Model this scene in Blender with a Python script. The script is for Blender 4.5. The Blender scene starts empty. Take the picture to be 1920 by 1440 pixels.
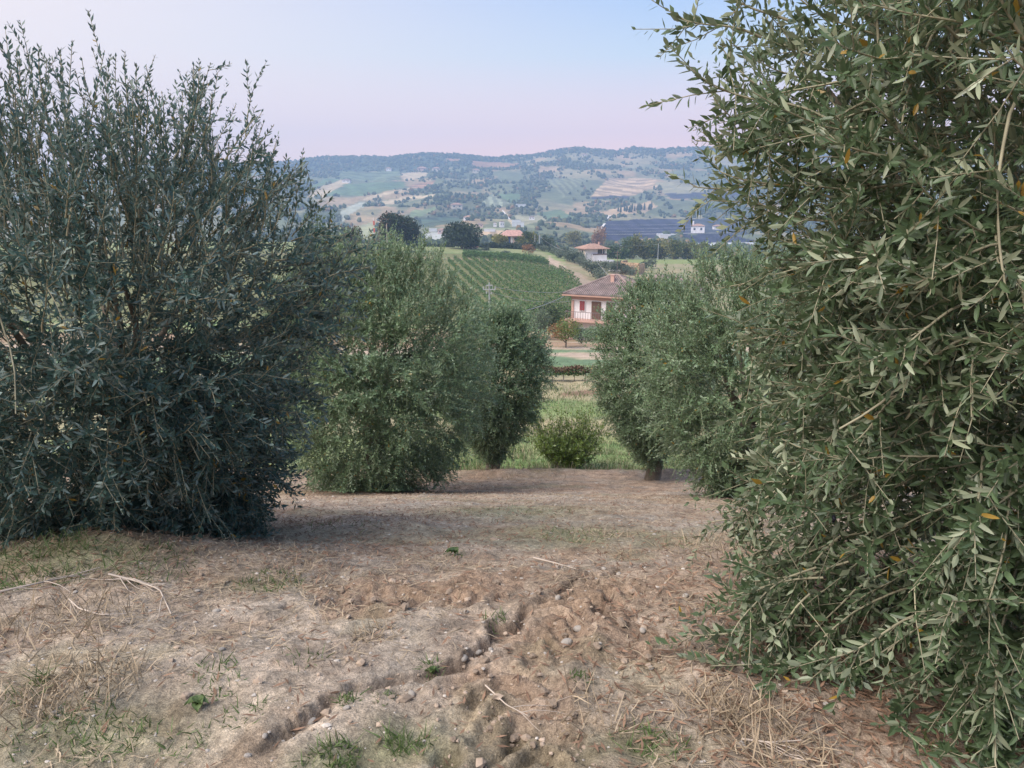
import bpy, math, random
import numpy as np
from mathutils import Vector, Matrix
C = bpy.context
SC = C.scene
R = math.radians
EYE = 1.6
PITCH = R(13.28)
HAZE = 0.00037
FPX = 1440.0
# ------------------------------------------------------------------ camera
cam = bpy.data.cameras.new('camera')
camo = bpy.data.objects.new('camera', cam)
SC.collection.objects.link(camo)
SC.camera = camo
cam.sensor_width = 36; cam.lens = 27.0
cam.clip_start = 0.05; cam.clip_end = 20000
camo.location = (0, 0, EYE)
camo.rotation_euler = (math.pi/2 - PITCH, 0, 0)
# ------------------------------------------------------------------ sky, sun, exposure
SUN_EL, SUN_AZ = R(50), R(-118)      # azimuth from +Y (view direction), negative = left
w = bpy.data.worlds.new('World'); SC.world = w; w.use_nodes = True
nt = w.node_tree; N = nt.nodes; Lk = nt.links
for n in list(N): N.remove(n)
out = N.new('ShaderNodeOutputWorld'); bg = N.new('ShaderNodeBackground')
sky = N.new('ShaderNodeTexSky'); sky.sky_type = 'NISHITA'; sky.sun_disc = False
sky.sun_elevation = SUN_EL; sky.sun_rotation = SUN_AZ; sky.air_density = 1.2; sky.dust_density = 2.0; sky.ozone_density = 2.0
tc = N.new('ShaderNodeTexCoord'); sep = N.new('ShaderNodeSeparateXYZ')
Lk.new(tc.outputs['Generated'], sep.inputs[0])
def ramp(nodes, pts, interp='EASE'):
    r = nodes.new('ShaderNodeValToRGB'); cr = r.color_ramp; cr.interpolation = interp
    while len(cr.elements) > 1: cr.elements.remove(cr.elements[-1])
    cr.elements[0].position = pts[0][0]; cr.elements[0].color = (*pts[0][1], 1)
    for p, c in pts[1:]:
        e = cr.elements.new(p); e.color = (*c, 1)
    return r
# dusk gradient: pink at the horizon, lilac, then pale blue and blue overhead
rp = ramp(N, [(0.0, (1.55, .95, .68)), (.05, (1.55, .92, .75)), (.10, (1.20, .88, .84)), (.17, (.70, .82, .95)), (.25, (.42, .62, .98)), (.5, (.36, .56, .92)), (1.0, (.30, .50, .88))], 'LINEAR')
Lk.new(sep.outputs[2], rp.inputs[0])
mpx = N.new('ShaderNodeMapRange'); mpx.inputs[1].default_value = .16; mpx.inputs[2].default_value = -.55
mpx.inputs[3].default_value = 0; mpx.inputs[4].default_value = 1
Lk.new(sep.outputs[0], mpx.inputs[0])
mx0 = N.new('ShaderNodeMixRGB'); mx0.inputs[2].default_value = (1.20, .98, .86, 1)
mm = N.new('ShaderNodeMath'); mm.operation = 'MULTIPLY'; mm.inputs[1].default_value = .85
Lk.new(mpx.outputs[0], mm.inputs[0]); Lk.new(mm.outputs[0], mx0.inputs[0]); Lk.new(rp.outputs[0], mx0.inputs[1])
# the sky texture itself, at its own strength, makes a fifth of the light
ns = N.new('ShaderNodeVectorMath'); ns.operation = 'SCALE'; ns.inputs[3].default_value = .10
Lk.new(sky.outputs[0], ns.inputs[0])
mx = N.new('ShaderNodeMixRGB'); mx.inputs[0].default_value = .15
Lk.new(mx0.outputs[0], mx.inputs[1]); Lk.new(ns.outputs[0], mx.inputs[2])
Lk.new(mx.outputs[0], bg.inputs[0]); bg.inputs[1].default_value = .76
Lk.new(bg.outputs[0], out.inputs[0])
sl = bpy.data.lights.new('sun', 'SUN'); sl.energy = 3.9; sl.angle = R(55); sl.color = (1.0, .94, .88)
so = bpy.data.objects.new('sun', sl); SC.collection.objects.link(so)
sd = Vector((math.sin(SUN_AZ)*math.cos(SUN_EL), math.cos(SUN_AZ)*math.cos(SUN_EL), math.sin(SUN_EL)))
so.rotation_euler = sd.to_track_quat('Z', 'Y').to_euler()
SC.view_settings.view_transform = 'Standard'; SC.view_settings.look = 'None'
SC.view_settings.exposure = 0.55; SC.view_settings.gamma = 1.0; SC.view_settings.use_curve_mapping = False
SC.render.engine = 'CYCLES'
SC.cycles.use_denoising = True
SC.cycles.max_bounces = 5; SC.cycles.diffuse_bounces = 3; SC.cycles.transmission_bounces = 3; SC.cycles.volume_bounces = 1
SC.cycles.transparent_max_bounces = 4

# ------------------------------------------------------------------ helpers
rng = np.random.default_rng(7)
def ray(px, py):
    u = (np.asarray(px, float)-960)/FPX; v = (np.asarray(py, float)-720)/FPX
    return u, math.cos(PITCH)-v*math.sin(PITCH), -math.sin(PITCH)-v*math.cos(PITCH)
def t_of(py):
    u, y, z = ray(960, py); return z/y
def s_of(px, py):
    u, y, z = ray(px, py); return u/y
def proj(x, y, z):
    """world -> photo pixels (1920 wide)"""
    zz = z-EYE
    dep = y*math.cos(PITCH)-zz*math.sin(PITCH)
    up = y*math.sin(PITCH)+zz*math.cos(PITCH)
    dep = np.maximum(dep, .05)
    return 960+FPX*x/dep, 720-FPX*up/dep
_T = {}
def vn(x, y, seed=0):
    if seed not in _T: _T[seed] = np.random.default_rng(1000+seed).random((256, 256))
    T = _T[seed]
    x = np.asarray(x, float); y = np.asarray(y, float)
    xi = np.floor(x).astype(int); yi = np.floor(y).astype(int)
    fx = x-xi; fy = y-yi
    fx = fx*fx*fx*(fx*(fx*6-15)+10); fy = fy*fy*fy*(fy*(fy*6-15)+10)
    a = T[xi & 255, yi & 255]; b = T[(xi+1) & 255, yi & 255]; c = T[xi & 255, (yi+1) & 255]; d = T[(xi+1) & 255, (yi+1) & 255]
    return (a*(1-fx)+b*fx)*(1-fy)+(c*(1-fx)+d*fx)*fy-.5
def fbm(x, y, o=4, seed=0, g=.5):
    r = 0; a = 1
    for i in range(o):
        r = r+a*vn(x*2**i+17.3*i, y*2**i-9.1*i, seed+i); a *= g
    return r
def smooth(a, b, x):
    t = np.clip((np.asarray(x, float)-a)/(b-a), 0, 1); return t*t*(3-2*t)
# ---- terrain table
NEAR = [(-40, .6), (-5, .1), (.5, .02), (1.5, 0), (2.6, -.08), (4, -.38), (5.4, -.78), (8, -1.62), (10, -2.33), (12, -3.05), (13.6, -3.5), (14.9, -3.80), (15.5, -3.93), (17.5, -4.95)]
COMMON = [(20, 873), (26, 822), (34, 765), (45, 716), (60, 672), (75, 643)]
COLS = [
 (300, [(90, 622), (120, 600), (150, 560), (200, 505), (260, 470), (310, 452), (450, 468), (600, 458), (800, 445), (1000, 420), (1200, 395), (1500, 360), (1900, 330), (2300, 308), (2500, 312)]),
 (560, [(90, 622), (120, 600), (150, 560), (200, 505), (260, 470), (310, 452), (450, 468), (600, 457), (800, 440), (1000, 415), (1200, 385), (1500, 355), (1900, 325), (2300, 304), (2500, 308)]),
 (700, [(90, 622), (120, 602), (150, 562), (200, 510), (260, 474), (310, 456), (450, 466), (600, 456), (800, 437), (1000, 415), (1200, 392), (1500, 362), (1900, 330), (2300, 299), (2500, 304)]),
 (880, [(90, 625), (120, 606), (150, 566), (200, 516), (260, 478), (310, 462), (450, 470), (600, 456), (800, 434), (1000, 412), (1200, 392), (1500, 362), (1900, 325), (2300, 293), (2500, 299)]),
 (980, [(90, 630), (120, 612), (150, 572), (200, 522), (260, 485), (310, 466), (335, 458), (450, 474), (600, 458), (800, 434), (1000, 412), (1200, 392), (1500, 362), (1900, 322), (2300, 288), (2500, 295)]),
 (1060, [(90, 635), (120, 616), (150, 580), (200, 532), (250, 503), (290, 482), (330, 470), (450, 480), (600, 462), (800, 440), (1000, 416), (1200, 395), (1500, 362), (1900, 320), (2300, 286), (2500, 293)]),
 (1110, [(90, 640), (120, 620), (150, 592), (200, 545), (250, 508), (290, 488), (330, 483), (450, 485), (600, 468), (800, 448), (1000, 428), (1200, 402), (1500, 366), (1900, 320), (2300, 283), (2500, 290)]),
 (1200, [(90, 642), (120, 620), (150, 592), (200, 545), (250, 508), (300, 492), (345, 486), (450, 490), (600, 470), (800, 456), (1000, 438), (1200, 410), (1500, 372), (1900, 322), (2300, 279), (2500, 287)]),
 (1400, [(90, 642), (120, 620), (150, 592), (200, 545), (250, 508), (300, 492), (345, 486), (450, 490), (600, 470), (800, 458), (1000, 440), (1200, 412), (1500, 372), (1900, 320), (2300, 271), (2500, 280)]),
]
LD = np.linspace(math.log(17.5), math.log(9000), 900)
ctab = []; cs = []
for px, rows in COLS:
    rows = COMMON+rows
    d = np.array([r[0] for r in rows]); z = np.array([EYE+r[0]*t_of(r[1]) for r in rows])
    d = np.concatenate([[17.5], d, [3200, 9000]]); z = np.concatenate([[-4.95], z, [z[-1]*.45, -20]])
    zz = np.interp(LD, np.log(d), z)
    k = np.exp(-np.linspace(-2, 2, 17)**2); k /= k.sum()
    zs = np.convolve(np.pad(zz, 8, mode='edge'), k, mode='valid')
    wgt = smooth(math.log(18), math.log(24), LD)
    ctab.append(zz*(1-wgt)+zs*wgt); cs.append(s_of(px, 450))
ctab = np.array(ctab); cs = np.array(cs)
SG = np.linspace(-1.6, 1.6, 641)
tab = np.array([np.interp(SG, cs, ctab[:, i]) for i in range(len(LD))]).T
kk = np.exp(-np.linspace(-2, 2, 9)**2); kk /= kk.sum()
tab = np.apply_along_axis(lambda c: np.convolve(np.pad(c, 4, mode='edge'), kk, mode='valid'), 0, tab)
nd = np.array([a for a, b in NEAR], float); nz = np.array([b for a, b in NEAR], float)
dd_ = np.linspace(-40, 17.5, 2301); zz_ = np.interp(dd_, nd, nz)
k2 = np.exp(-np.linspace(-2, 2, 31)**2); k2 /= k2.sum()
zsm = np.convolve(np.pad(zz_, 15, mode='edge'), k2, mode='valid')
wg = smooth(14.4, 14.9, dd_); zz_ = zsm*(1-wg)+zz_*wg
def Hbase(x, y):
    x = np.asarray(x, float); y = np.asarray(y, float)
    zn = np.interp(y, dd_, zz_)
    s = np.clip(x/np.maximum(y, 1), -1.59, 1.59); l = np.log(np.clip(y, 17.51, 8900))
    fi = (s+1.6)/3.2*640; fj = (l-LD[0])/(LD[-1]-LD[0])*899
    i = np.clip(fi.astype(int), 0, 639); j = np.clip(fj.astype(int), 0, 898); a = fi-i; b = fj-j
    zf = (tab[i, j]*(1-a)+tab[i+1, j]*a)*(1-b)+(tab[i, j+1]*(1-a)+tab[i+1, j+1]*a)*b
    z = np.where(y < 17.5, zn, zf)
    far = smooth(600, 1100, y)*(1-.75*smooth(1900, 2250, y))
    z = z+far*((.5-2*np.abs(fbm(x/300, y/420, 3, 40)))*17+fbm(x/70, y/90, 2, 44)*5)
    z = z+smooth(1900, 2250, y)*(vn(x/170, y*0+3, 48)*20+vn(x/60, y*0+7, 49)*8)
    z = z+smooth(20, 60, y)*(1-smooth(200, 400, y))*fbm(x/14, y/14, 2, 47)*.25
    return z
def ground_pt(px, py, H=Hbase, d0=1.2, d1=6000):
    """where the view line through this photo point meets the ground"""
    u, ry, rz = ray(px, py)
    ds = np.exp(np.linspace(math.log(d0), math.log(d1), 4000))
    x = u/ry*ds; z = EYE+rz/ry*ds
    below = z < H(x, ds)
    i = int(np.argmax(below)) if below.any() else len(ds)-1
    return float(x[i]), float(ds[i]), float(H(x[i:i+1], ds[i:i+1])[0])
def poly_mask(px, py, poly):
    inside = np.zeros(px.shape, bool); n = len(poly)
    for i in range(n):
        x1, y1 = poly[i]; x2, y2 = poly[(i+1) % n]
        if y1 == y2: continue
        c = ((y1 > py) != (y2 > py)) & (px < (x2-x1)*(py-y1)/(y2-y1)+x1)
        inside ^= c
    return inside
def line_dist(x, y, pts):
    """distance, side sign, run along a polyline"""
    best = np.full(x.shape, 1e9); side = np.zeros(x.shape); run = np.zeros(x.shape); acc = 0
    for (x1, y1), (x2, y2) in zip(pts[:-1], pts[1:]):
        dx, dy = x2-x1, y2-y1; L2 = dx*dx+dy*dy; Ls = math.sqrt(L2)
        t = np.clip(((x-x1)*dx+(y-y1)*dy)/L2, 0, 1)
        d = np.hypot(x-x1-t*dx, y-y1-t*dy)
        sg = ((x-x1)*dy-(y-y1)*dx)/Ls
        m = d < best
        best = np.where(m, d, best); side = np.where(m, sg, side); run = np.where(m, acc+t*Ls, run)
        acc += Ls
    return best, side, run, acc

# ---- materials
def mat(name, rough=.8, spec=.3):
    m = bpy.data.materials.new(name); m.use_nodes = True
    b = m.node_tree.nodes['Principled BSDF']
    b.inputs['Roughness'].default_value = rough; b.inputs['Specular IOR Level'].default_value = spec
    return m, m.node_tree, b
def plain(name, col, rough=.8, var=.25, scale=3.0, bump=0.0, bscale=20, spec=.3):
    m, t, b = mat(name, rough, spec)
    tc = t.nodes.new('ShaderNodeTexCoord'); n = t.nodes.new('ShaderNodeTexNoise'); n.inputs['Scale'].default_value = scale; n.inputs['Detail'].default_value = 6
    t.links.new(tc.outputs['Object'], n.inputs['Vector'])
    r = ramp(t.nodes, [(.3, tuple(c*(1-var) for c in col)), (.7, tuple(min(1, c*(1+var)) for c in col))], 'LINEAR')
    t.links.new(n.outputs[0], r.inputs[0]); t.links.new(r.outputs[0], b.inputs['Base Color'])
    if bump:
        n2 = t.nodes.new('ShaderNodeTexNoise'); n2.inputs['Scale'].default_value = bscale; n2.inputs['Detail'].default_value = 8
        t.links.new(tc.outputs['Object'], n2.inputs['Vector'])
        bp = t.nodes.new('ShaderNodeBump'); bp.inputs['Strength'].default_value = .8; bp.inputs['Distance'].default_value = bump
        t.links.new(n2.outputs[0], bp.inputs['Height']); t.links.new(bp.outputs[0], b.inputs['Normal'])
    return m
def attr_mat(name, rough=.95, var=.22, scales=(9, 60), bump=.01, bscale=45, spec=.15, tint=None):
    """base colour from the vertex colours, broken by two noises"""
    m, t, b = mat(name, rough, spec)
    at = t.nodes.new('ShaderNodeAttribute'); at.attribute_name = 'Col'
    g = t.nodes.new('ShaderNodeNewGeometry')
    prev = at.outputs['Color']
    for i, sc in enumerate(scales):
        n = t.nodes.new('ShaderNodeTexNoise'); n.inputs['Scale'].default_value = sc; n.inputs['Detail'].default_value = 8; n.inputs['Roughness'].default_value = .65
        t.links.new(g.outputs['Position'], n.inputs['Vector'])
        mr = t.nodes.new('ShaderNodeMapRange'); mr.inputs[1].default_value = .3; mr.inputs[2].default_value = .7; mr.inputs[3].default_value = 1-var; mr.inputs[4].default_value = 1+var
        t.links.new(n.outputs[0], mr.inputs[0])
        v = t.nodes.new('ShaderNodeVectorMath'); v.operation = 'SCALE'
        t.links.new(prev, v.inputs[0]); t.links.new(mr.outputs[0], v.inputs[3]); prev = v.outputs[0]
    t.links.new(prev, b.inputs['Base Color'])
    if bump:
        n2 = t.nodes.new('ShaderNodeTexNoise'); n2.inputs['Scale'].default_value = bscale; n2.inputs['Detail'].default_value = 9; n2.inputs['Roughness'].default_value = .7
        t.links.new(g.outputs['Position'], n2.inputs['Vector'])
        bp = t.nodes.new('ShaderNodeBump'); bp.inputs['Strength'].default_value = 1; bp.inputs['Distance'].default_value = bump
        t.links.new(n2.outputs[0], bp.inputs['Height']); t.links.new(bp.outputs[0], b.inputs['Normal'])
    return m
def leaf_mat(name, top, under, warm=None, transl=.32, rough=.36, bright=1.0, spec=.5):
    """two-sided leaf: own colour for the upper and the under side, a value 'rnd' per leaf"""
    m, t, b = mat(name, rough, spec)
    at = t.nodes.new('ShaderNodeAttribute'); at.attribute_name = 'rnd'
    warm = warm or (.35, .22, .04)
    def rr(c):
        return ramp(t.nodes, [(0, tuple(v*.62 for v in c)), (.5, c), (.93, tuple(v*1.45 for v in c)), (.985, tuple(v*1.7 for v in c)), (.995, warm)], 'LINEAR')
    r1 = rr(top); r2 = rr(under)
    t.links.new(at.outputs['Fac'], r1.inputs[0]); t.links.new(at.outputs['Fac'], r2.inputs[0])
    g = t.nodes.new('ShaderNodeNewGeometry'); mx = t.nodes.new('ShaderNodeMixRGB')
    t.links.new(g.outputs['Backfacing'], mx.inputs[0]); t.links.new(r1.outputs[0], mx.inputs[1]); t.links.new(r2.outputs[0], mx.inputs[2])
    t.links.new(mx.outputs[0], b.inputs['Base Color'])
    tr = t.nodes.new('ShaderNodeBsdfTranslucent'); ms = t.nodes.new('ShaderNodeMixShader'); ms.inputs[0].default_value = transl
    t.links.new(r1.outputs[0], tr.inputs[0]); o = t.nodes['Material Output']
    t.links.new(b.outputs[0], ms.inputs[1]); t.links.new(tr.outputs[0], ms.inputs[2]); t.links.new(ms.outputs[0], o.inputs[0])
    return m
M = {}
M['soil'] = attr_mat('soil', var=.40, scales=(6, 38, 170, 420), bump=.03, bscale=34)
M['field'] = attr_mat('field_grass', var=.25, scales=(.8, 6), bump=.06, bscale=4)
M['hill'] = attr_mat('hill_land', var=.24, scales=(.02, .09), bump=2.5, bscale=.05)
M['olive_leaf'] = leaf_mat('olive_leaf', (.084, .13, .062), (.30, .34, .225))
M['olive_leaf_shaded'] = leaf_mat('olive_leaf_shaded', (.055, .106, .088), (.215, .285, .26))  # left tree's leaves: bluish shade painted into the leaf colour
M['olive_leaf_mid'] = leaf_mat('olive_leaf_paler', (.155, .232, .122), (.34, .41, .28))
M['olive_stem'] = plain('olive_stem', (.27, .25, .17), .7, .3, 8)
M['olive_stem_green'] = plain('olive_stem_green', (.20, .22, .13), .7, .3, 8)
M['olive_bark'] = plain('olive_bark', (.16, .13, .10), .9, .45, 9, .01, 30)
M['bush_leaf'] = leaf_mat('bush_leaf', (.12, .165, .03), (.17, .21, .07), (.4, .3, .05), .3)
M['grass'] = leaf_mat('grass_blade', (.105, .155, .05), (.105, .155, .05), (.45, .38, .2), .35, .6)
M['dry_grass'] = leaf_mat('dry_straw', (.34, .27, .19), (.34, .27, .19), (.12, .08, .06), .1, .8, spec=.1)
M['dead_leaf'] = leaf_mat('dead_olive_leaf', (.20, .125, .085), (.27, .21, .165), (.4, .33, .28), .05, .8, spec=.15)
M['clod'] = plain('clod_soil', (.34, .265, .205), .95, .35, 14, .006, 60, .1)
M['stone'] = plain('pale_stone', (.40, .36, .32), .85, .3, 12, .004, 70, .2)
M['tree_dark'] = leaf_mat('tree_leaf_dark', (.028, .05, .024), (.045, .07, .035), transl=.15, rough=.6)
M['tree_brown'] = leaf_mat('tree_leaf_brown', (.115, .068, .038), (.12, .075, .04), transl=.15, rough=.7)
M['tree_mid'] = leaf_mat('tree_leaf_green', (.06, .10, .03), (.08, .12, .045), transl=.2, rough=.6)
M['tree_yellow'] = leaf_mat('tree_leaf_yellow', (.20, .19, .045), (.2, .19, .06), transl=.25, rough=.6)
M['tree_olive_far'] = leaf_mat('far_olive_leaf', (.10, .13, .085), (.17, .2, .14), transl=.15, rough=.6)
M['tree_red'] = leaf_mat('tree_leaf_russet', (.26, .13, .055), (.26, .14, .06), transl=.2, rough=.6)
M['vine'] = leaf_mat('vine_leaf', (.075, .15, .035), (.11, .17, .05), (.3, .2, .05), .25, .6)
M['far_wood'] = plain('far_wood', (.065, .085, .045), .95, .35, .02)
M['concrete'] = plain('pole_concrete', (.34, .35, .36), .8, .1, 2)
M['wire'] = plain('wire_grey', (.30, .30, .31), .5, .05, 2)
M['wood_pole'] = plain('pole_wood', (.36, .32, .27), .9, .2, 4)

# ---- mesh building
def tagp(o, label=None, cat=None, group=None, kind=None):
    if label: o['label'] = label
    if cat: o['category'] = cat
    if group: o['group'] = group
    if kind: o['kind'] = kind
    return o
def link(o, parent=None):
    SC.collection.objects.link(o)
    if parent is not None: o.parent = parent
    return o
def empty(name, loc, label, cat, group=None, rz=0):
    o = bpy.data.objects.new(name, None); o.location = loc; o.rotation_euler = (0, 0, rz); o.empty_display_size = .2
    return tagp(link(o), label, cat, group)
def np_mesh(name, verts, face_sets, mats, mat_idx=None, rnd=None, col=None, smooth_=False):
    verts = np.ascontiguousarray(verts, dtype=np.float32)
    me = bpy.data.meshes.new(name)
    loops = []; starts = []; tot = []; p = 0
    for f in face_sets:
        f = np.asarray(f, dtype=np.int32)
        if not len(f): continue
        n = f.shape[1]
        loops.append(f.ravel()); starts.append(p+np.arange(len(f), dtype=np.int32)*n); tot.append(np.full(len(f), n, np.int32)); p += f.size
    loops = np.concatenate(loops); starts = np.concatenate(starts); tot = np.concatenate(tot)
    me.vertices.add(len(verts)); me.vertices.foreach_set('co', verts.ravel())
    me.loops.add(len(loops)); me.loops.foreach_set('vertex_index', loops)
    me.polygons.add(len(starts)); me.polygons.foreach_set('loop_start', starts); me.polygons.foreach_set('loop_total', tot)
    if mat_idx is not None: me.polygons.foreach_set('material_index', np.asarray(mat_idx, np.int32))
    me.polygons.foreach_set('use_smooth', np.full(len(starts), smooth_))
    if rnd is not None:
        a = me.attributes.new('rnd', 'FLOAT', 'POINT'); a.data.foreach_set('value', np.asarray(rnd, np.float32))
    if col is not None:
        a = me.attributes.new('Col', 'FLOAT_COLOR', 'POINT')
        c4 = np.ones((len(verts), 4), np.float32); c4[:, :3] = col; a.data.foreach_set('color', c4.ravel())
    me.update(calc_edges=True)
    for m in (mats if isinstance(mats, (list, tuple)) else [mats]): me.materials.append(m)
    return me
def np_obj(name, *a, parent=None, **k):
    return link(bpy.data.objects.new(name, np_mesh(name, *a, **k)), parent)
def grid_faces(nr, nc):
    i = np.arange(nr-1)[:, None]*nc+np.arange(nc-1)[None, :]
    return np.stack([i, i+1, i+nc+1, i+nc], -1).reshape(-1, 4)
def boxes(lst):
    """list of (cx,cy,cz,sx,sy,sz) -> verts, quads"""
    V = []; F = []
    for (x, y, z, a, b, c) in lst:
        k = len(V)
        for dz in (-.5, .5):
            for dx, dy in ((-.5, -.5), (.5, -.5), (.5, .5), (-.5, .5)): V.append((x+dx*a, y+dy*b, z+dz*c))
        F += [(k, k+3, k+2, k+1), (k+4, k+5, k+6, k+7)]+[(k+i, k+(i+1) % 4, k+4+(i+1) % 4, k+4+i) for i in range(4)]
    return V, F
def pyobj(name, V, F, m, parent=None, sm=False):
    me = bpy.data.meshes.new(name); me.from_pydata([tuple(v) for v in V], [], [tuple(f) for f in F]); me.materials.append(m)
    if sm: me.polygons.foreach_set('use_smooth', [True]*len(me.polygons))
    me.update(); return link(bpy.data.objects.new(name, me), parent)
def boxobj(name, lst, m, parent=None):
    V, F = boxes(lst); return pyobj(name, V, F, m, parent)
def norm(v): return v/np.maximum(np.linalg.norm(v, axis=-1, keepdims=True), 1e-9)
def tubes(paths, r0, r1, sides=3):
    """paths (N,K,3); radii per path from r0 to r1"""
    paths = np.asarray(paths, float); n, K, _ = paths.shape
    tan = norm(np.gradient(paths, axis=1))
    ref = np.where(np.abs(tan[..., 2:3]) > .9, np.array([1., 0, 0]), np.array([0, 0, 1.]))
    a = norm(np.cross(tan, ref)); b = np.cross(tan, a)
    t = np.linspace(0, 1, K)[None, :, None]
    rad = np.asarray(r0, float).reshape(-1, 1, 1)*(1-t)+np.asarray(r1, float).reshape(-1, 1, 1)*t
    ang = np.arange(sides)/sides*2*math.pi
    v = paths[:, :, None, :]+rad[..., None]*(a[:, :, None, :]*np.cos(ang)[None, None, :, None]+b[:, :, None, :]*np.sin(ang)[None, None, :, None])
    base = (np.arange(n)[:, None, None]*K+np.arange(K-1)[None, :, None])*sides
    j = np.arange(sides)[None, None, :]; j2 = (j+1) % sides
    f = np.stack([base+j, base+j2, base+sides+j2, base+sides+j], -1).reshape(-1, 4)
    return v.reshape(-1, 3), f
def icos(sub=0):
    p = (1+5**.5)/2
    V = [(-1, p, 0), (1, p, 0), (-1, -p, 0), (1, -p, 0), (0, -1, p), (0, 1, p), (0, -1, -p), (0, 1, -p), (p, 0, -1), (p, 0, 1), (-p, 0, -1), (-p, 0, 1)]
    F = [(0, 11, 5), (0, 5, 1), (0, 1, 7), (0, 7, 10), (0, 10, 11), (1, 5, 9), (5, 11, 4), (11, 10, 2), (10, 7, 6), (7, 1, 8), (3, 9, 4), (3, 4, 2), (3, 2, 6), (3, 6, 8), (3, 8, 9), (4, 9, 5), (2, 4, 11), (6, 2, 10), (8, 6, 7), (9, 8, 1)]
    V = [tuple(np.array(v)/math.hypot(1, p)) for v in V]
    for _ in range(sub):
        mid = {}; nf = []
        def mp(a, b):
            k = (min(a, b), max(a, b))
            if k not in mid:
                q = np.array(V[a])+np.array(V[b]); V.append(tuple(q/np.linalg.norm(q))); mid[k] = len(V)-1
            return mid[k]
        for a, b, c in F:
            x, y, z = mp(a, b), mp(b, c), mp(c, a); nf += [(a, x, z), (b, y, x), (c, z, y), (x, y, z)]
        F = nf
    return np.array(V), np.array(F)
ICO0, ICO1, ICO2 = icos(0), icos(1), icos(2)
def blobs(pos, scl, rg, ico=ICO0, jit=.25):
    V, F = ico; n = len(pos)
    j = 1+jit*(rg.random((n, len(V)))-.5)*2
    th = rg.random(n)*6.283; c, s = np.cos(th), np.sin(th)
    v = V[None]*j[..., None]
    v = np.stack([v[..., 0]*c[:, None]-v[..., 1]*s[:, None], v[..., 0]*s[:, None]+v[..., 1]*c[:, None], v[..., 2]], -1)
    v = v*np.asarray(scl)[:, None, :]+np.asarray(pos)[:, None, :]
    f = F[None]+(np.arange(n)*len(V))[:, None, None]
    return v.reshape(-1, 3), f.reshape(-1, 3)
def shoots(rg, roots, dirs, L, K=9, droop=.5, upturn=.0, wig=.12):
    n = len(roots); P = np.zeros((n, K, 3)); P[:, 0] = roots; d = norm(dirs)
    st = (np.asarray(L)/(K-1))[:, None]
    droop = np.broadcast_to(droop, (n,)); upturn = np.broadcast_to(upturn, (n,))
    for k in range(1, K):
        t = k/(K-1)
        g = -droop*(1-t)+upturn*t
        d = norm(d+np.concatenate([np.zeros((n, 2)), (g/(K-1)*2)[:, None]], 1)+rg.normal(0, wig, (n, 3))*.6)
        P[:, k] = P[:, k-1]+d*st
    return P
def leaves_on(rg, P, L, spacing, ll, t0=.08, ang=48, angv=14):
    """opposite leaf pairs, each pair turned a quarter from the last"""
    n, K, _ = P.shape; L = np.asarray(L)
    m = int(np.max(L)/spacing)+1
    k = np.arange(m)[None, :]+rg.random((n, 1))*.5
    t = t0+k*spacing/L[:, None]
    ok = t <= 1.0
    ii, kk_ = np.nonzero(ok)
    tt = t[ii, kk_]*(K-1); i0 = np.clip(tt.astype(int), 0, K-2); fr = (tt-i0)[:, None]
    pos = P[ii, i0]*(1-fr)+P[ii, i0+1]*fr
    tan = norm(P[ii, i0+1]-P[ii, i0])
    ref = np.where(np.abs(tan[:, 2:3]) > .85, np.array([1., 0, 0]), np.array([0, 0, 1.]))
    a = norm(np.cross(tan, ref)); b = np.cross(tan, a)
    phi = (kk_ % 2)*(math.pi/2)+rg.normal(0, .35, len(ii))+ii*1.3
    outp = []
    for sgn in (0, math.pi):
        q = phi+sgn+rg.normal(0, .2, len(ii))
        lat = a*np.cos(q)[:, None]+b*np.sin(q)[:, None]
        an = np.radians(rg.normal(ang, angv, len(ii)))[:, None]
        d = tan*np.cos(an)+lat*np.sin(an)
        d = norm(d+np.array([0, 0, .12])+rg.normal(0, .10, d.shape))
        nn = tan*np.sin(an)-lat*np.cos(an)+np.array([0, 0, .55])
        nn = norm(nn-d*np.sum(nn*d, 1, keepdims=True))
        tl = t[ii, kk_]
        size = ll*rg.uniform(.5, 1.22, len(ii))*np.where(tl > .8, 1-(tl-.8)*2.2, 1)
        keep = rg.random(len(ii)) > .08
        outp.append((pos[keep], d[keep], nn[keep], size[keep]))
    return [np.concatenate([o[i] for o in outp]) for i in range(4)]
def leaf_geo(pos, d, n, size, wr=.2, hexa=True, fold=.22):
    side = np.cross(d, n); Ls = size[:, None]; W = (size*wr)[:, None]
    if hexa:
        up = n*fold*W
        v = np.stack([pos, pos+d*Ls*.33+side*W*.46+up*.5, pos+d*Ls*.70+side*W*.40+up*.3-n*Ls*.02, pos+d*Ls-n*Ls*.06,
                      pos+d*Ls*.70-side*W*.40+up*.3-n*Ls*.02, pos+d*Ls*.33-side*W*.46+up*.5], 1)
        k = np.arange(len(pos))[:, None]*6
        f = np.concatenate([k+np.array([0, 3, 2, 1]), k+np.array([0, 5, 4, 3])][::1])
        f[:len(pos)] = k+np.array([0, 1, 2, 3]); f[len(pos):] = k+np.array([0, 3, 4, 5])
        return v.reshape(-1, 3), f, 6
    v = np.stack([pos, pos+d*Ls*.45+side*W*.5, pos+d*Ls, pos+d*Ls*.45-side*W*.5], 1)
    k = np.arange(len(pos))[:, None]*4
    return v.reshape(-1, 3), k+np.array([0, 1, 2, 3]), 4
LEAFV = {}
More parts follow.
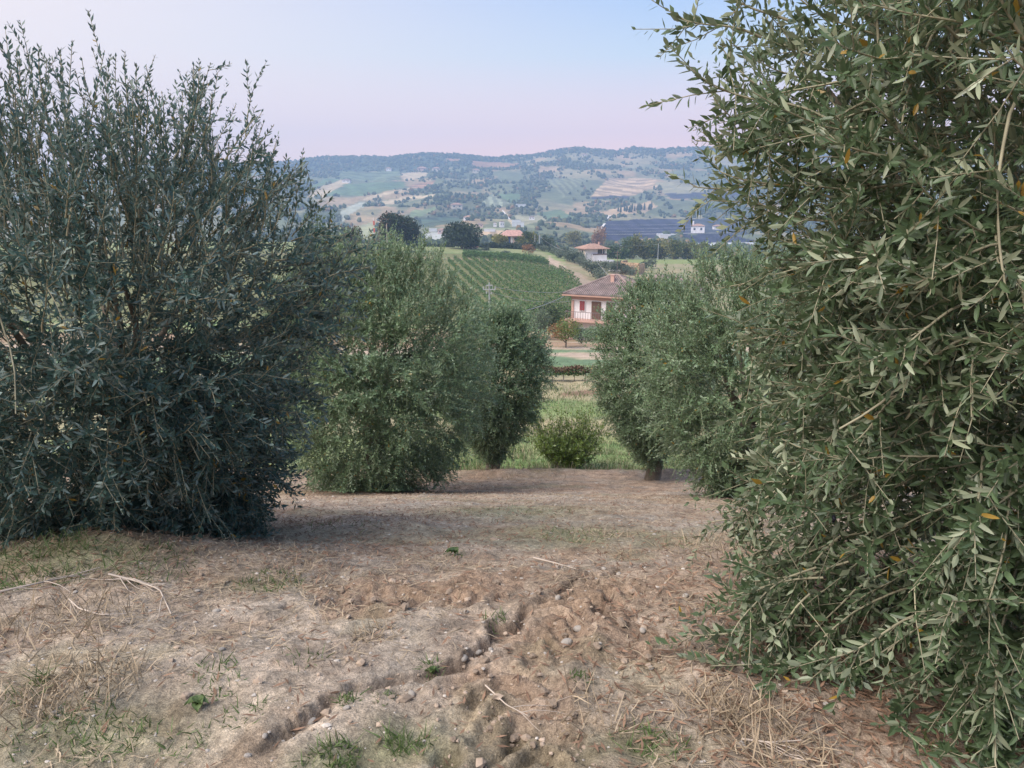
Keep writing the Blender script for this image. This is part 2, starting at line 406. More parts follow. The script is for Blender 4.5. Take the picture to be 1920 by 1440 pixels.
def leaf_variant(m, r):
    key = (m.name, r)
    if key not in LEAFV:
        V, F, k = leaf_geo(np.zeros((1, 3)), np.array([[0, 1., 0]]), np.array([[0, 0, 1.]]), np.ones(1))
        # finer outline for the single leaves: more stations along the blade
        st = [0, .12, .3, .5, .7, .88, 1.0]; wd = [.0, .06, .098, .104, .088, .05, 0]
        V = []; F = []
        for i, (s, q) in enumerate(zip(st, wd)):
            zc = -.05*s*s
            V += [(q, s, zc+.02*(q/.1)), (0, s, zc), (-q, s, zc+.02*(q/.1))]
        for i in range(6):
            a = i*3; F += [(a, a+3, a+4, a+1), (a+1, a+4, a+5, a+2)]
        F = [tuple(reversed(f)) for f in F]
        me = np_mesh('leaf', np.array(V), [np.array(F)], m, rnd=np.full(len(V), r), smooth_=True)
        LEAFV[key] = me
    return LEAFV[key]

# ------------------------------------------------------------------ near ground
def gp(px, py):
    x, y, z = ground_pt(px, py); return (x, y)
RUT1 = [gp(*p) for p in ((455, 1425), (545, 1368), (600, 1330), (665, 1295), (740, 1272), (805, 1258), (860, 1232), (905, 1205), (945, 1172), (985, 1140))]
RUT2 = [gp(*p) for p in ((1000, 1128), (1035, 1112), (1090, 1090), (1140, 1072), (1185, 1062))]
TRK = [gp(*p) for p in ((1010, 1500), (1000, 1400), (955, 1320), (960, 1250), (1020, 1190), (1100, 1130), (1190, 1080))]
TRK2 = [gp(*p) for p in ((560, 1120), (700, 1125), (850, 1130), (950, 1115))]
CRK = [gp(*p) for p in ((1090, 1150), (1115, 1140), (1140, 1125), (1165, 1120))]
CRK2 = [gp(*p) for p in ((1180, 1235), (1230, 1250), (1290, 1262))]
CRK3 = [gp(*p) for p in ((470, 1290), (510, 1305), (535, 1300))]
CHURN = [([(590, 1100), (760, 1075), (980, 1080), (1000, 1120), (880, 1150), (720, 1150), (600, 1150)], 1.0),
         ([(960, 1190), (1100, 1160), (1230, 1190), (1220, 1240), (1100, 1250), (980, 1240)], .9),
         ([(880, 1250), (1010, 1240), (1100, 1290), (1060, 1420), (930, 1420), (880, 1330)], .7)]
HOLES = [(*gp(739, 1016), .03, .05), (*gp(800, 1016), .035, .06), (*gp(842, 1415), .045, .06), (*gp(540, 1138), .03, .03), (*gp(960, 1375), .04, .03)]
def Hdetail(x, y):
    """relief of the orchard soil and the colour weights that go with it"""
    px, py = proj(x, y, Hbase(x, y))
    jx = px+fbm(x*3, y*3, 3, 60)*70; jy = py+fbm(x*3, y*3, 3, 64)*34
    churn = np.zeros(x.shape)
    for poly, wt in CHURN: churn = np.maximum(churn, poly_mask(jx, jy, poly)*wt)
    near = 1-smooth(14, 16, y)
    z = fbm(x*.9, y*.9, 3, 1)*.06+fbm(x*4, y*4, 4, 5)*.026+(np.abs(fbm(x*9, y*9, 3, 9)))*.02
    n1 = fbm(x*16, y*16, 4, 12, .6)
    z = z+n1*.010*(1+1.0*churn)
    cl = np.maximum(0, fbm(x*11, y*11, 3, 21)-.02); z = z+cl*.03*churn
    # cracks: narrow valleys of a noise
    cr = np.abs(fbm(x*2.2, y*2.2, 3, 25)); z = z-.02*np.exp(-(cr/.016)**2)*smooth(-.1, .25, fbm(x*.7, y*.7, 2, 29))
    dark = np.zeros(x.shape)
    for k, (pts, dep, wd) in enumerate(((RUT1, .042, .030), (RUT2, .034, .026), (CRK, .025, .03), (CRK2, .02, .03), (CRK3, .02, .03))):
        xx = x+fbm(x*8, y*8, 4, 70+k)*.09; yy = y+fbm(x*8, y*8, 4, 75+k)*.09
        d, s, run, tot = line_dist(xx, yy, pts)
        ends = smooth(0, .15, run)*smooth(0, .15, tot-run)*(.55+.9*np.clip(vn(run*5, run*0+k, 33)+.5, 0, 1))
        ss = s                                # positive = right of the line
        prof = np.where(ss > 0, np.exp(-(ss/(wd*1.6))**2), np.exp(-(ss/(wd*.5))**2))*(d < wd*4)
        z = z-dep*prof*ends
        z = z+dep*.35*np.exp(-((ss+wd*.5)/(wd*.4))**2)*ends*(d < wd*4)
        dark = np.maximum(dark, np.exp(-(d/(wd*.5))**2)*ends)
    for k, (pts, wd) in enumerate(((TRK, .20), (TRK2, .15))):
        xx = x+fbm(x*4, y*4, 3, 80+k)*.08; yy = y+fbm(x*4, y*4, 3, 85+k)*.08
        d, s, run, tot = line_dist(xx, yy, pts)
        m = np.exp(-(d/wd)**4)*smooth(0, .2, run)*smooth(0, .2, tot-run)
        lug = .5+.5*np.sin((run+np.abs(s)*.9)*2*math.pi/.13)
        z = z-m*.026+m*.036*(smooth(.35, .8, lug))*(.6+.8*np.clip(vn(x*5, y*5, 91)+.5, 0, 1))
        z = z+.025*np.exp(-((d-wd*1.15)/(wd*.25))**2)*(.3+np.clip(vn(x*7, y*7, 92)+.5, 0, 1))*smooth(0, .2, run)*smooth(0, .2, tot-run)
        churn = np.maximum(churn, .55*m)
    for hx, hy, rr, dp in HOLES:
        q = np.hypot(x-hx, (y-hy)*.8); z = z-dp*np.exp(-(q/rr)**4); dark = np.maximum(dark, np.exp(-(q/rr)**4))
    # low bank of the left tree, the lip of the terrace
    z = z+.16*np.exp(-(((x+2.3)/.9)**2+((y-4.0)/.35)**2))
    z = z+.10*np.exp(-((y-14.75-.5*vn(x*.6, y*0, 95))/.25)**2)*(.4+vn(x*1.3, y*1.3, 96)+.5)
    fade = 1-smooth(15.2, 17.2, y)
    return z*fade, churn, dark, px, py
def H(x, y):
    x = np.asarray(x, float); y = np.asarray(y, float)
    return Hbase(x, y)+np.where(y < 17.4, Hdetail(x, y)[0], 0)
def Hs(x, y): return float(H(np.array([x]), np.array([y]))[0])

def cols(n_in, lim_in, n_out, lim):
    a = np.linspace(-lim_in, lim_in, n_in); b = np.linspace(lim_in, lim, n_out+1)[1:]
    return np.concatenate([-b[::-1], a, b])
sc_ = cols(500, .64, 30, 1.8)
Dn = np.exp(np.linspace(math.log(1.2+1.0), math.log(17.4+1.0), 440))-1.0
S2, D2 = np.meshgrid(sc_, Dn); X2 = S2*(D2+2.5)
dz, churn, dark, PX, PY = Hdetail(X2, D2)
Zn = Hbase(X2, D2)+dz
c_pale = np.array([.475, .39, .31]); c_tan = np.array([.385, .30, .225]); c_brown = np.array([.31, .215, .15]); c_red = np.array([.33, .225, .16]); c_grey = np.array([.38, .335, .285]); c_green = np.array([.15, .18, .075])
def mixc(c, d, wt): return c*(1-wt[..., None])+d*wt[..., None]
col = np.broadcast_to(c_tan, X2.shape+(3,)).copy()
pale = smooth(-.15, .3, fbm(X2*.8, D2*.8, 4, 100)+.25*(1-smooth(2.5, 5, D2)))
col = mixc(col, c_pale, pale*.8)
col = mixc(col, c_grey, smooth(.0, .3, fbm(X2*1.5, D2*1.5, 4, 104))*.5*smooth(3, 6, D2)+.0)
col = mixc(col, c_red, smooth(8.5, 12.5, D2+fbm(X2*.6, D2*.6, 3, 108)*3)*.62)
col = mixc(col, c_brown, smooth(.02, .30, fbm(X2*5, D2*5, 5, 116))*.55)
col = mixc(col, c_grey*.8, smooth(.05, .3, fbm(X2*2.2, D2*3, 4, 118))*.45)
col = mixc(col, c_brown, np.clip(churn, 0, 1)*.8)
col = mixc(col, np.array([.14, .095, .07]), np.clip(dark, 0, 1)*.75)  # ruts, cracks, holes: cut soil darkened to paint in their shade
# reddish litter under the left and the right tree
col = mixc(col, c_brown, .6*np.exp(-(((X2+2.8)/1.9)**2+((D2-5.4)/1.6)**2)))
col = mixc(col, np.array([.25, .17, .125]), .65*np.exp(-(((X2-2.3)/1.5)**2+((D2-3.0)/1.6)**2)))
gr = smooth(.16, .36, fbm(X2*1.2, D2*1.2, 4, 112))
col = mixc(col, c_green, gr*.22)
lipg = smooth(15.0, 16, D2); col = mixc(col, c_green*1.1, lipg*.6)
nb_patch = [(*gp(150, 1390), .38, .16), (*gp(620, 1430), .14, .05), (*gp(40, 1075), .5, .14), (*gp(500, 1098), .2, .06), (*gp(745, 1400), .15, .08), (*gp(1100, 1000), .5, .3), (*gp(960, 960), .8, .5), (*gp(1210, 1395), .2, .06), (*gp(190, 1075), .3, .15)]
for gx, gy, a, b in nb_patch: col = mixc(col, c_green*1.2, .45*np.exp(-(((X2-gx)/a)**2+((D2-gy)/b/1.5)**2)))
V = np.stack([X2, D2, Zn], -1).reshape(-1, 3)
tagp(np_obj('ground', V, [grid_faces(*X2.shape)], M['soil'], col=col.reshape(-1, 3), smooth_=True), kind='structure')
# ground behind the camera
xb = np.linspace(-40, 40, 60); yb = np.linspace(-30, 1.21, 40); XB, YB = np.meshgrid(xb, yb)
ZB = Hbase(XB, YB)+np.where(YB > 1.0, -.03, 0)
tagp(np_obj('ground', np.stack([XB, YB, ZB], -1).reshape(-1, 3), [grid_faces(*XB.shape)], M['soil'], col=np.broadcast_to(c_tan, (XB.size, 3)), smooth_=True), kind='structure')

# ------------------------------------------------------------------ middle ground
sm_ = cols(320, .50, 30, 1.3)
Dm = np.exp(np.linspace(math.log(17.2), math.log(420), 240))
S3, D3 = np.meshgrid(sm_, Dm); X3 = S3*(D3+2.5*(1-smooth(17, 30, D3)))
Z3 = Hbase(X3, D3)+fbm(X3*1.2, D3*1.2, 3, 130)*.12*(1-smooth(40, 90, D3)); Z3[0] -= .05
PX3, PY3 = proj(X3, D3, Z3)
g1 = np.array([.16, .225, .085]); g2 = np.array([.23, .26, .115]); dry = np.array([.36, .30, .19]); pathc = np.array([.42, .32, .25]); teal = np.array([.13, .19, .11])
col3 = mixc(np.broadcast_to(g1, X3.shape+(3,)).copy(), g2, smooth(-.2, .3, fbm(X3*.3, D3*.3, 4, 120)))
col3 = mixc(col3, dry, smooth(.0, .3, fbm(X3*.16, D3*.2, 3, 124))*.7)
wob = fbm(X3*.15, D3*.15, 3, 126)*18
yy3 = PY3+wob
def band(a, b, soft=4): return smooth(a-soft, a+soft, yy3)*(1-smooth(b-soft, b+soft, yy3))
col3 = mixc(col3, dry*.95, band(778, 815)*.75)
col3 = mixc(col3, g1, band(750, 778)*.6)
col3 = mixc(col3, dry, band(722, 750)*.9)
col3 = mixc(col3, np.array([.21, .12, .085]), band(733, 743, 2)*smooth(1040, 1060, PX3)*.8)
col3 = mixc(col3, dry*.95, band(700, 722)*.8)
col3 = mixc(col3, teal, band(664, 694, 2)*.95)
col3 = mixc(col3, pathc, band(646, 664, 3)*.95)
col3 = mixc(col3, np.array([.30, .19, .13]), band(625, 646, 3)*.85)
vy = smooth(112, 120, D3)*(1-smooth(262, 268, D3))*(1-smooth(-.18*0+.04, .06, (X3-(12+.34*(235-D3)*0.9))/200))
col3 = mixc(col3, np.array([.155, .155, .07]), vy*.95)
col3 = mixc(col3, np.array([.27, .19, .13]), np.exp(-((D3-246-.02*X3)/2.2)**2)*(PX3 < 1060)*.7)
track = [(986, 466), (1005, 472), (1030, 487), (1050, 500), (1080, 514), (1100, 535)]
tw = [ground_pt(a, b, Hbase, 60, 420)[:2] for a, b in track]
dtr, _, _, _ = line_dist(X3, D3, tw)
col3 = mixc(col3, np.array([.42, .32, .24]), (1-smooth(1.6, 3.2, dtr+fbm(X3*.3, D3*.3, 2, 128)*1.5))*(D3 > 120))
meadow = smooth(268, 275, D3)*(PX3 < 1030); col3 = mixc(col3, np.array([.22, .24, .11]), meadow*.8)
rs = smooth(150, 170, D3)*(PX3 > 1060); col3 = mixc(col3, np.array([.27, .21, .14]), rs*.6)
col3 = mixc(col3, np.array([.20, .24, .09]), smooth(285, 295, D3)*(PX3 > 1130)*.9)
tagp(np_obj('field', np.stack([X3, D3, Z3], -1).reshape(-1, 3), [grid_faces(*X3.shape)], M['field'], col=col3.reshape(-1, 3), smooth_=True), kind='structure')

# ------------------------------------------------------------------ far hills
sf_ = cols(430, .36, 30, 1.25)
Df = np.concatenate([np.linspace(410, 2300, 190), np.linspace(2320, 2640, 12)])
S4, D4 = np.meshgrid(sf_, Df); X4 = S4*D4; Z4 = Hbase(X4, D4); Z4[0] -= .5
PX4, PY4 = proj(X4, D4, Z4)
jx = PX4+fbm(X4/30, D4/30, 3, 140)*5; jy = PY4+fbm(X4/30, D4/30, 3, 144)*3
base = np.array([.135, .15, .085])
col4 = mixc(np.broadcast_to(base, X4.shape+(3,)).copy(), np.array([.25, .22, .13]), smooth(-.1, .3, fbm(X4/110, D4/160, 4, 150)))
col4 = mixc(col4, np.array([.36, .25, .15]), smooth(.12, .36, fbm(X4/60, D4/90, 3, 154))*.8)
col4 = mixc(col4, np.array([.06, .08, .045]), smooth(.1, .3, fbm(X4/80, D4/130, 4, 158))*.7)
TAN = (.47, .37, .24); TAN2 = (.42, .30, .19); GRN = (.11, .165, .085); DKG = (.065, .09, .055); NAVY = (.035, .035, .06); PALE = (.36, .37, .30); RED = (.33, .19, .12)
FIELDS = [
 ([(560, 300), (900, 292), (1000, 300), (900, 309), (780, 322), (620, 320), (555, 324)], DKG, 0),
 ([(586, 358), (638, 337), (655, 342), (602, 369), (575, 372)], TAN, 0),
 ([(565, 361), (611, 334), (638, 336)], GRN, 1), ([(655, 345), (755, 340), (760, 349), (677, 368), (605, 367)], GRN, 1),
 ([(640, 322), (748, 322), (756, 338), (680, 340), (630, 334)], (.13, .16, .085), 2),
 ([(751, 324), (801, 323), (801, 329), (760, 340)], TAN, 0), ([(762, 349), (815, 338), (810, 345), (787, 355)], RED, 2),
 ([(677, 372), (765, 352), (771, 354), (723, 368), (689, 375)], TAN, 0),
 ([(700, 381), (760, 368), (817, 364), (815, 369), (760, 374), (739, 383)], TAN, 0),
 ([(767, 397), (824, 385), (822, 388), (787, 407), (769, 407)], (.17, .22, .11), 1),
 ([(783, 409), (868, 407), (861, 420), (790, 426)], (.06, .09, .055), 2),
 ([(897, 387), (920, 365), (957, 381), (930, 388)], (.24, .26, .18), 3),
 ([(925, 363), (975, 365), (975, 379), (957, 380)], GRN, 1), ([(884, 301), (975, 306), (952, 315), (888, 313)], RED, 0),
 ([(838, 297), (865, 299), (864, 304), (836, 302)], RED, 0), ([(1010, 310), (1054, 313), (1040, 322), (1008, 324)], TAN2, 0),
 ([(1022, 336), (1107, 333), (1058, 369)], (.16, .17, .10), 3), ([(1143, 333), (1230, 336), (1230, 352), (1180, 368), (1107, 368)], TAN2, 2),
 ([(1107, 368), (1180, 367), (1178, 373), (1110, 373)], NAVY, 0), ([(1230, 340), (1327, 349), (1327, 361), (1246, 363)], (.26, .24, .15), 0),
 ([(1246, 363), (1400, 360), (1400, 372), (1260, 372)], NAVY, 0), ([(1116, 397), (1159, 391), (1221, 377), (1235, 388), (1212, 397), (1139, 409)], TAN2, 0),
 ([(1125, 420), (1155, 413), (1299, 409), (1299, 439), (1267, 441), (1180, 450), (1155, 460), (1130, 452)], NAVY, 4),
 ([(1299, 409), (1400, 409), (1400, 440), (1299, 439)], (.05, .055, .065), 4),
 ([(1269, 440), (1370, 438), (1420, 452), (1304, 456)], NAVY, 4), ([(1304, 456), (1420, 452), (1420, 462), (1304, 466)], (.45, .46, .46), 0),
 ([(640, 395), (676, 378), (690, 383), (660, 400), (642, 418)], PALE, 0), ([(668, 425), (700, 418), (705, 456), (655, 456)], (.30, .30, .17), 0),
 ([(792, 436), (840, 434), (846, 460), (790, 460)], (.40, .40, .37), 0), ([(940, 395), (948, 395), (962, 420), (957, 420)], TAN, 0),
 ([(878, 425), (1000, 421), (1010, 430), (870, 436)], (.20, .21, .12), 2), ([(890, 436), (945, 432), (950, 448), (880, 452)], TAN2, 3),
 ([(1008, 400), (1050, 392), (1080, 410), (1030, 412)], GRN, 0), ([(965, 405), (1010, 403), (1030, 415), (980, 422)], (.3, .28, .18), 0),
]
for poly, c, pat in FIELDS:
    mk = poly_mask(jx, jy, poly).astype(float)
    cc = np.broadcast_to(np.array(c), X4.shape+(3,)).copy()
    if pat == 2: cc = cc*(1+.30*np.sign(np.sin(D4/5.5+X4/30)))[..., None]
    if pat == 3: cc = cc*(1+.28*np.sign(np.sin(X4/2.2+D4/30)))[..., None]
    if pat == 1: cc = cc*(1+.10*np.sin(X4/6+D4/18))[..., None]
    if pat == 4: cc = cc*(1+.25*np.sin(X4/4))[..., None]
    col4 = mixc(col4, cc, mk*.9) if pat != 4 else mixc(col4, cc, mk)
WOODFREE = [p for p, c, k in FIELDS[1:]]
tagp(np_obj('far_hills', np.stack([X4, D4, Z4], -1).reshape(-1, 3), [grid_faces(*X4.shape)], M['hill'], col=col4.reshape(-1, 3), smooth_=True), kind='structure')
# far woods and scattered trees: one mass
r4 = np.random.default_rng(11)
nW = 66000
sx = r4.uniform(-.42, .42, nW); sy = np.sqrt(r4.uniform(480**2, 2420**2, nW)); wx = sx*sy; wz = Hbase(wx, sy)
wpx, wpy = proj(wx, sy, wz)
free = np.zeros(nW, bool)
for p in WOODFREE: free |= poly_mask(wpx, wpy, p)
dens = smooth(-.02, .12, fbm(wx/80, sy/130, 5, 158))*.95+.5*smooth(.1, .16, vn(wx/26, sy/60, 171))+.015
ridge = smooth(2130, 2230, sy)*(1-.35*smooth(1080, 1200, wpx)); dens = np.maximum(dens, ridge*.95)
dens = np.maximum(dens, .8*poly_mask(wpx, wpy, FIELDS[0][0]))
dens = np.where(free & (ridge < .5), .0, dens)
keep = r4.random(nW) < dens*.34
wx, sy, wz = wx[keep], sy[keep], wz[keep]; n = len(wx)
hh = r4.uniform(1.5, 4.0, n)*(1+.5*(sy > 2150)*r4.random(n)); ww = hh*r4.uniform(.6, 1.2, n)
V, F = blobs(np.stack([wx, sy, wz+hh*.6], 1), np.stack([ww, ww, hh], 1), r4, ICO0, .35)
wc = np.array([[.05, .07, .04], [.075, .095, .05], [.11, .12, .065], [.20, .13, .065]])[r4.choice(4, n, p=[.45, .3, .2, .05])]
wm = attr_mat('wood_crown', var=.25, scales=(.4,), bump=0)
tagp(np_obj('far_woods', V, [F], wm, col=np.repeat(wc, len(ICO0[0]), 0)), 'hazy woods and scattered trees over the far hillside and its ridge', 'woods', kind='stuff')
# posts and lanes of the netted vineyards in the valley, drawn by the nets' seams
# ------------------------------------------------------------------ olive trees
def crown_radius(prof, h, th, sd, amp=.10):
    r = np.interp(h, [p[0] for p in prof], [p[1] for p in prof])
    return r*(1+amp*(2*vn(np.cos(th)*1.7+5+sd, np.sin(th)*1.7+h*3.1, 200)+1.2*vn(np.cos(th)*4+h*2+sd, np.sin(th)*4-h*5, 201)))
def olive(label, px, D, ztop, zbot, prof, seed, nprim, ll, spacing, hexa=True, quad_w=.22, m='olive_leaf', nsingle=0, group='olive trees of the grove', up_top=1.0, trunk_r=.13, nsec=7, airy=0, lmax=1.0, zc=None, bare=0, face=True, extra=None, stem=.0028, shoot_len=(.14, .36), sec_droop=.6, base=None, hexd=3.0, hpow=.92):
    rg = np.random.default_rng(seed)
    x0 = float(s_of(px, 700)*D); y0 = D
    if base: x0, y0 = base
    z0 = Hs(x0, y0)
    root = empty('olive_tree', (x0, y0, z0), label, 'olive tree', group)
    O = np.array([x0, y0, z0])
    Hc = ztop-zbot
    # trunk and limbs
    th = trunk_r
    zf = zbot+Hc*.28
    K = 9; tp = np.zeros((1, K, 3)); tt = np.linspace(0, 1, K)
    tp[0, :, 0] = .10*np.sin(tt*3+seed); tp[0, :, 1] = .08*np.cos(tt*2.4+seed)-.08; tp[0, :, 2] = -.12+tt*(zf-z0+.12)
    tv, tf = tubes(tp, [th*1.25], [th*.8], 12)
    tv = tv*(1+np.stack([.14*vn(tv[:, 2]*7, tv[:, 0]*9, 210)]*2+[np.zeros(len(tv))], 1))
    np_obj('trunk', tv, [tf], M['olive_bark'], parent=root, smooth_=True)
    fork = tp[0, -1]
    nl = 6; limbs = []
    for i in range(nl):
        a = i/nl*6.283+rg.uniform(-.3, .3)+seed
        d = np.array([[math.cos(a)*.75, math.sin(a)*.75, rg.uniform(.5, 1.1)]])
        p = shoots(rg, fork[None], d, [Hc*rg.uniform(.34, .46)], 8, -.35, 0, .16)
        v, f = tubes(p, [th*.42], [th*.08], 8)
        np_obj('branch', v, [f], M['olive_bark'], parent=root, smooth_=True)
        limbs.append(p[0])
    # primary shoots
    n = nprim
    h = rg.random(n)**hpow; th_ = rg.uniform(0, 6.283, n)
    if face:   # more shoots on the half that can be seen, fewer behind
        aim = math.atan2(-y0, -x0); th_ = np.where(rg.random(n) < .45, aim+rg.normal(0, 1.15, n), th_)
    Rr = crown_radius(prof, h, th_, seed)
    f = rg.beta(2.3 if hexa else 2.8, 1.25, n)
    L = np.clip((Rr*1.02-f*Rr*.92)*1.15+.16, .22, lmax)*rg.uniform(.8, 1.15, n)
    el = np.interp(h, [0, .15, .45, .75, 1], [-.5, -.1, .35, .85, 1.25])+rg.normal(0, .28, n)
    # shoots near the axis point further up
    el = el+(1-f)*.5*h
    rr = np.maximum(f*Rr-.25*L*np.cos(el), .02)
    P0 = np.stack([np.cos(th_)*rr, np.sin(th_)*rr, (zbot-z0)+h*Hc-np.maximum(0, L*np.sin(el))*.75*h], 1)
    dth = th_+rg.normal(0, .4, n)
    dirs = np.stack([np.cos(dth)*np.cos(el), np.sin(dth)*np.cos(el), np.sin(el)], 1)
    droop = np.interp(h, [0, .5, .8, 1], [.75, .85, .3, .0])*rg.uniform(.4, 1.5, n)
    uptn = np.interp(h, [0, .4, .8, 1], [.15, .7, .6, .5])*rg.uniform(.2, 1.6, n)
    P = shoots(rg, P0, dirs, L, 9, droop, uptn, .13)
    if extra is not None:
        for (ex, ey, ez, dx, dy, dzz, eL, dr, ut) in extra:
            q = shoots(rg, np.array([[ex-x0, ey-y0, ez-z0]]), np.array([[dx, dy, dzz]]), [eL], 9, dr, ut, .06)
            P = np.concatenate([P, q]); L = np.concatenate([L, [eL]]); h = np.concatenate([h, [.6]])
        n = len(P)
    # side shoots
    k = np.repeat(np.arange(n), nsec); ns = len(k)
    tq = rg.uniform(.12, .97, ns)*8; i0 = np.clip(tq.astype(int), 0, 7); fr = (tq-i0)[:, None]
    r0 = P[k, i0]*(1-fr)+P[k, i0+1]*fr; tn = norm(P[k, i0+1]-P[k, i0])
    d2 = norm(tn*.75+rg.normal(0, .62, (ns, 3))+np.stack([np.zeros(ns)]*2+[np.interp(h[k], [0, .5, 1], [-.5, -.1, .45])], 1))
    L2 = rg.uniform(shoot_len[0], shoot_len[1], ns)
    if airy: 
        kp = rg.random(ns) < 1-airy*smooth(.55, .95, h[k]); r0, d2, L2, k, ns = r0[kp], d2[kp], L2[kp], k[kp], int(kp.sum())
    S = shoots(rg, r0, d2, L2, 6, np.interp(h[k], [0, .5, .85, 1], [sec_droop, sec_droop, .1, -.1]), .25, .12)
    # the ground stops them
    for A in (P, S):
        gz = Hbase(A[..., 0]+x0, A[..., 1]+y0)-z0+.04
        A[..., 2] = np.maximum(A[..., 2], gz)
    Pt = P if hexa else P[:, ::2]
    v1, f1 = tubes(Pt, np.full(n, stem*1.9), np.full(n, stem*.7), 4 if hexa else 3)
    pa, pb = proj(S[:, 0, 0]+x0, S[:, 0, 1]+y0, S[:, 0, 2]+z0); vis = (pa > -150) & (pa < 2070) & (S[:, 0, 1] < .5) & (pb > -200)
    St = S[vis][:, [0, 2, 5]] if hexa else S[vis][:, [0, 3, 5]]
    v2, f2 = tubes(St, np.full(len(St), stem*.9), np.full(len(St), stem*.5), 3 if hexa else 2)
    np_obj('twigs', np.concatenate([v1, v2]), [f1, f2+len(v1)], M['olive_stem' if hexa else 'olive_stem_green'], parent=root, smooth_=True)['kind'] = 'stuff'
    for i in range(bare):   # long pale bare shoots that show on the outside
        hh = rg.uniform(.15, .75); a = math.atan2(-y0, -x0)+rg.normal(0, .75)
        rr_ = crown_radius(prof, np.array([hh]), np.array([a]), seed)[0]*rg.uniform(.55, .85)
        st = np.array([[math.cos(a)*rr_, math.sin(a)*rr_, zbot-z0+hh*Hc]])
        d = np.array([[math.cos(a)*.5+rg.normal(0, .3), math.sin(a)*.5+rg.normal(0, .3), rg.uniform(-.2, .8)]])
        p = shoots(rg, st, d, [rg.uniform(.5, .9)], 12, 2.2, .3, .12)
        v, f = tubes(p, [.0055], [.003], 6); np_obj('branch', v, [f], M['olive_stem'], parent=root, smooth_=True)
    A = leaves_on(rg, P, L, spacing, ll); B = leaves_on(rg, S, L2, spacing, ll*.93)
    pos, d, nn, size = [np.concatenate([A[i], B[i]]) for i in range(4)]
    gz = Hbase(pos[:, 0]+x0, pos[:, 1]+y0)-z0
    ok = pos[:, 2]+np.minimum(d[:, 2]*size, 0) > gz+.015
    # none in the lens
    wp = pos+O; ok &= np.linalg.norm(wp-np.array([0, 0, EYE]), axis=1) > .95
    wa, wb = proj(wp[:, 0], wp[:, 1], wp[:, 2])
    ok &= ((wa > -160) & (wa < 2080) & (wb > -160)) | (rg.random(len(pos)) < .22)
    ok &= (pos[:, 1] < .3) | (rg.random(len(pos)) < (.45 if not hexa else .9))
    pos, d, nn, size = pos[ok], d[ok], nn[ok], size[ok]
    rnd = np.clip(rg.beta(2.2, 2.2, len(pos))*.96+(rg.random(len(pos)) < .006), 0, 1)
    if nsingle:
        wp = pos+O; a, b = proj(wp[:, 0], wp[:, 1], wp[:, 2]); dist = np.linalg.norm(wp-np.array([0, 0, EYE]), axis=1)
        inside = (a > 0) & (a < 1920) & (b > 0) & (b < 1440)
        score = size/dist*np.abs(np.sum(nn*norm(wp-np.array([0, 0, EYE])), 1)+.0001)*inside
        front = dist+rg.random(len(dist))*.25
        idx = np.argsort(-(score/front**1.5))[:nsingle]
        mk = np.ones(len(pos), bool); mk[idx] = False
        for q in idx:
            me = leaf_variant(M[m], float(np.round(rnd[q]*5)/5 if rnd[q] < .97 else 1.0))
            o = bpy.data.objects.new('leaf', me)
            Y = Vector(d[q]); Z = Vector(nn[q]); X = Y.cross(Z)
            mt = Matrix((X, Y, Z)).transposed().to_4x4()
            for r_ in range(3):
                for c_ in range(3): mt[r_][c_] *= float(size[q])
            mt.translation = Vector(pos[q]); o.matrix_basis = mt
            link(o, root)
        pos, d, nn, size, rnd = pos[mk], d[mk], nn[mk], size[mk], rnd[mk]
    cl_ = (np.linalg.norm(pos+O-np.array([0, 0, EYE]), axis=1) < hexd) if hexa else np.zeros(len(pos), bool)
    VV = []; FF = []; RR_ = []; off = 0
    for mk, hx in ((cl_, True), (~cl_, False)):
        if not mk.any(): continue
        v, f, nv = leaf_geo(pos[mk], d[mk], nn[mk], size[mk], quad_w*(1 if hx else 1.12), hx)
        VV.append(v); FF.append(f+off); RR_.append(np.repeat(rnd[mk], nv)); off += len(v)
    o = np_obj('foliage', np.concatenate(VV), FF, M[m], parent=root, rnd=np.concatenate(RR_)); o['kind'] = 'stuff'
    return root, O, len(pos), P+O
NL = {}
# nearest, on the right, reaching from the soil to above the frame
PR = [(0, .8), (.04, 1.18), (.1, 1.26), (.18, 1.10), (.32, 1.10), (.44, 1.20), (.55, 1.34), (.66, 1.38), (.78, 1.28), (.9, 1.05), (1, .55)]
exR = [(1.25, 2.75, 2.0, -1, .0, .10, .42, .5, .2), (1.25, 2.75, 1.95, -.9, .1, -.1, .42, .9, 0), (1.2, 2.7, 2.1, -.2, 0, .9, .35, 0, .3), (1.2, 2.7, 1.85, -1, 0, .05, .5, .5, .4),
       (1.15, 2.6, .05, -1, .1, .1, .5, .7, .5), (1.2, 2.5, -.02, -1, 0, .0, .5, .5, .5), (1.15, 2.6, .25, -1, .1, .15, .45, .9, .4)]
rR, OR_, NL['r'], PRP = olive('large olive tree with broad grey green leaves filling the right side of the view', 1960, 3.05, 3.5, -.05, PR, 3, 1500, .056, .023, nsingle=290, nsec=8, bare=16, trunk_r=.09, lmax=.85, extra=exR, base=(2.3, 2.95), shoot_len=(.10, .28), quad_w=.34)
# the dark one on the left with upright shoots against the sky
PLF = [(0, .5), (.08, .82), (.2, 1.05), (.35, 1.3), (.55, 1.6), (.7, 1.5), (.82, 1.35), (.92, 1.25), (1, 1.1)]
rL, OL, NL['l'], _ = olive('dark blue green olive tree on the left, its thin upright top shoots against the sky', 190, 5.0, 2.28, -.62, PLF, 5, 1280, .052, .024, nsingle=280, nsec=8, airy=.8, bare=10, trunk_r=.10, lmax=.9, base=(-2.72, 5.0), quad_w=.34, shoot_len=(.12, .28), hexd=4.7, hpow=1.3, m='olive_leaf_shaded')
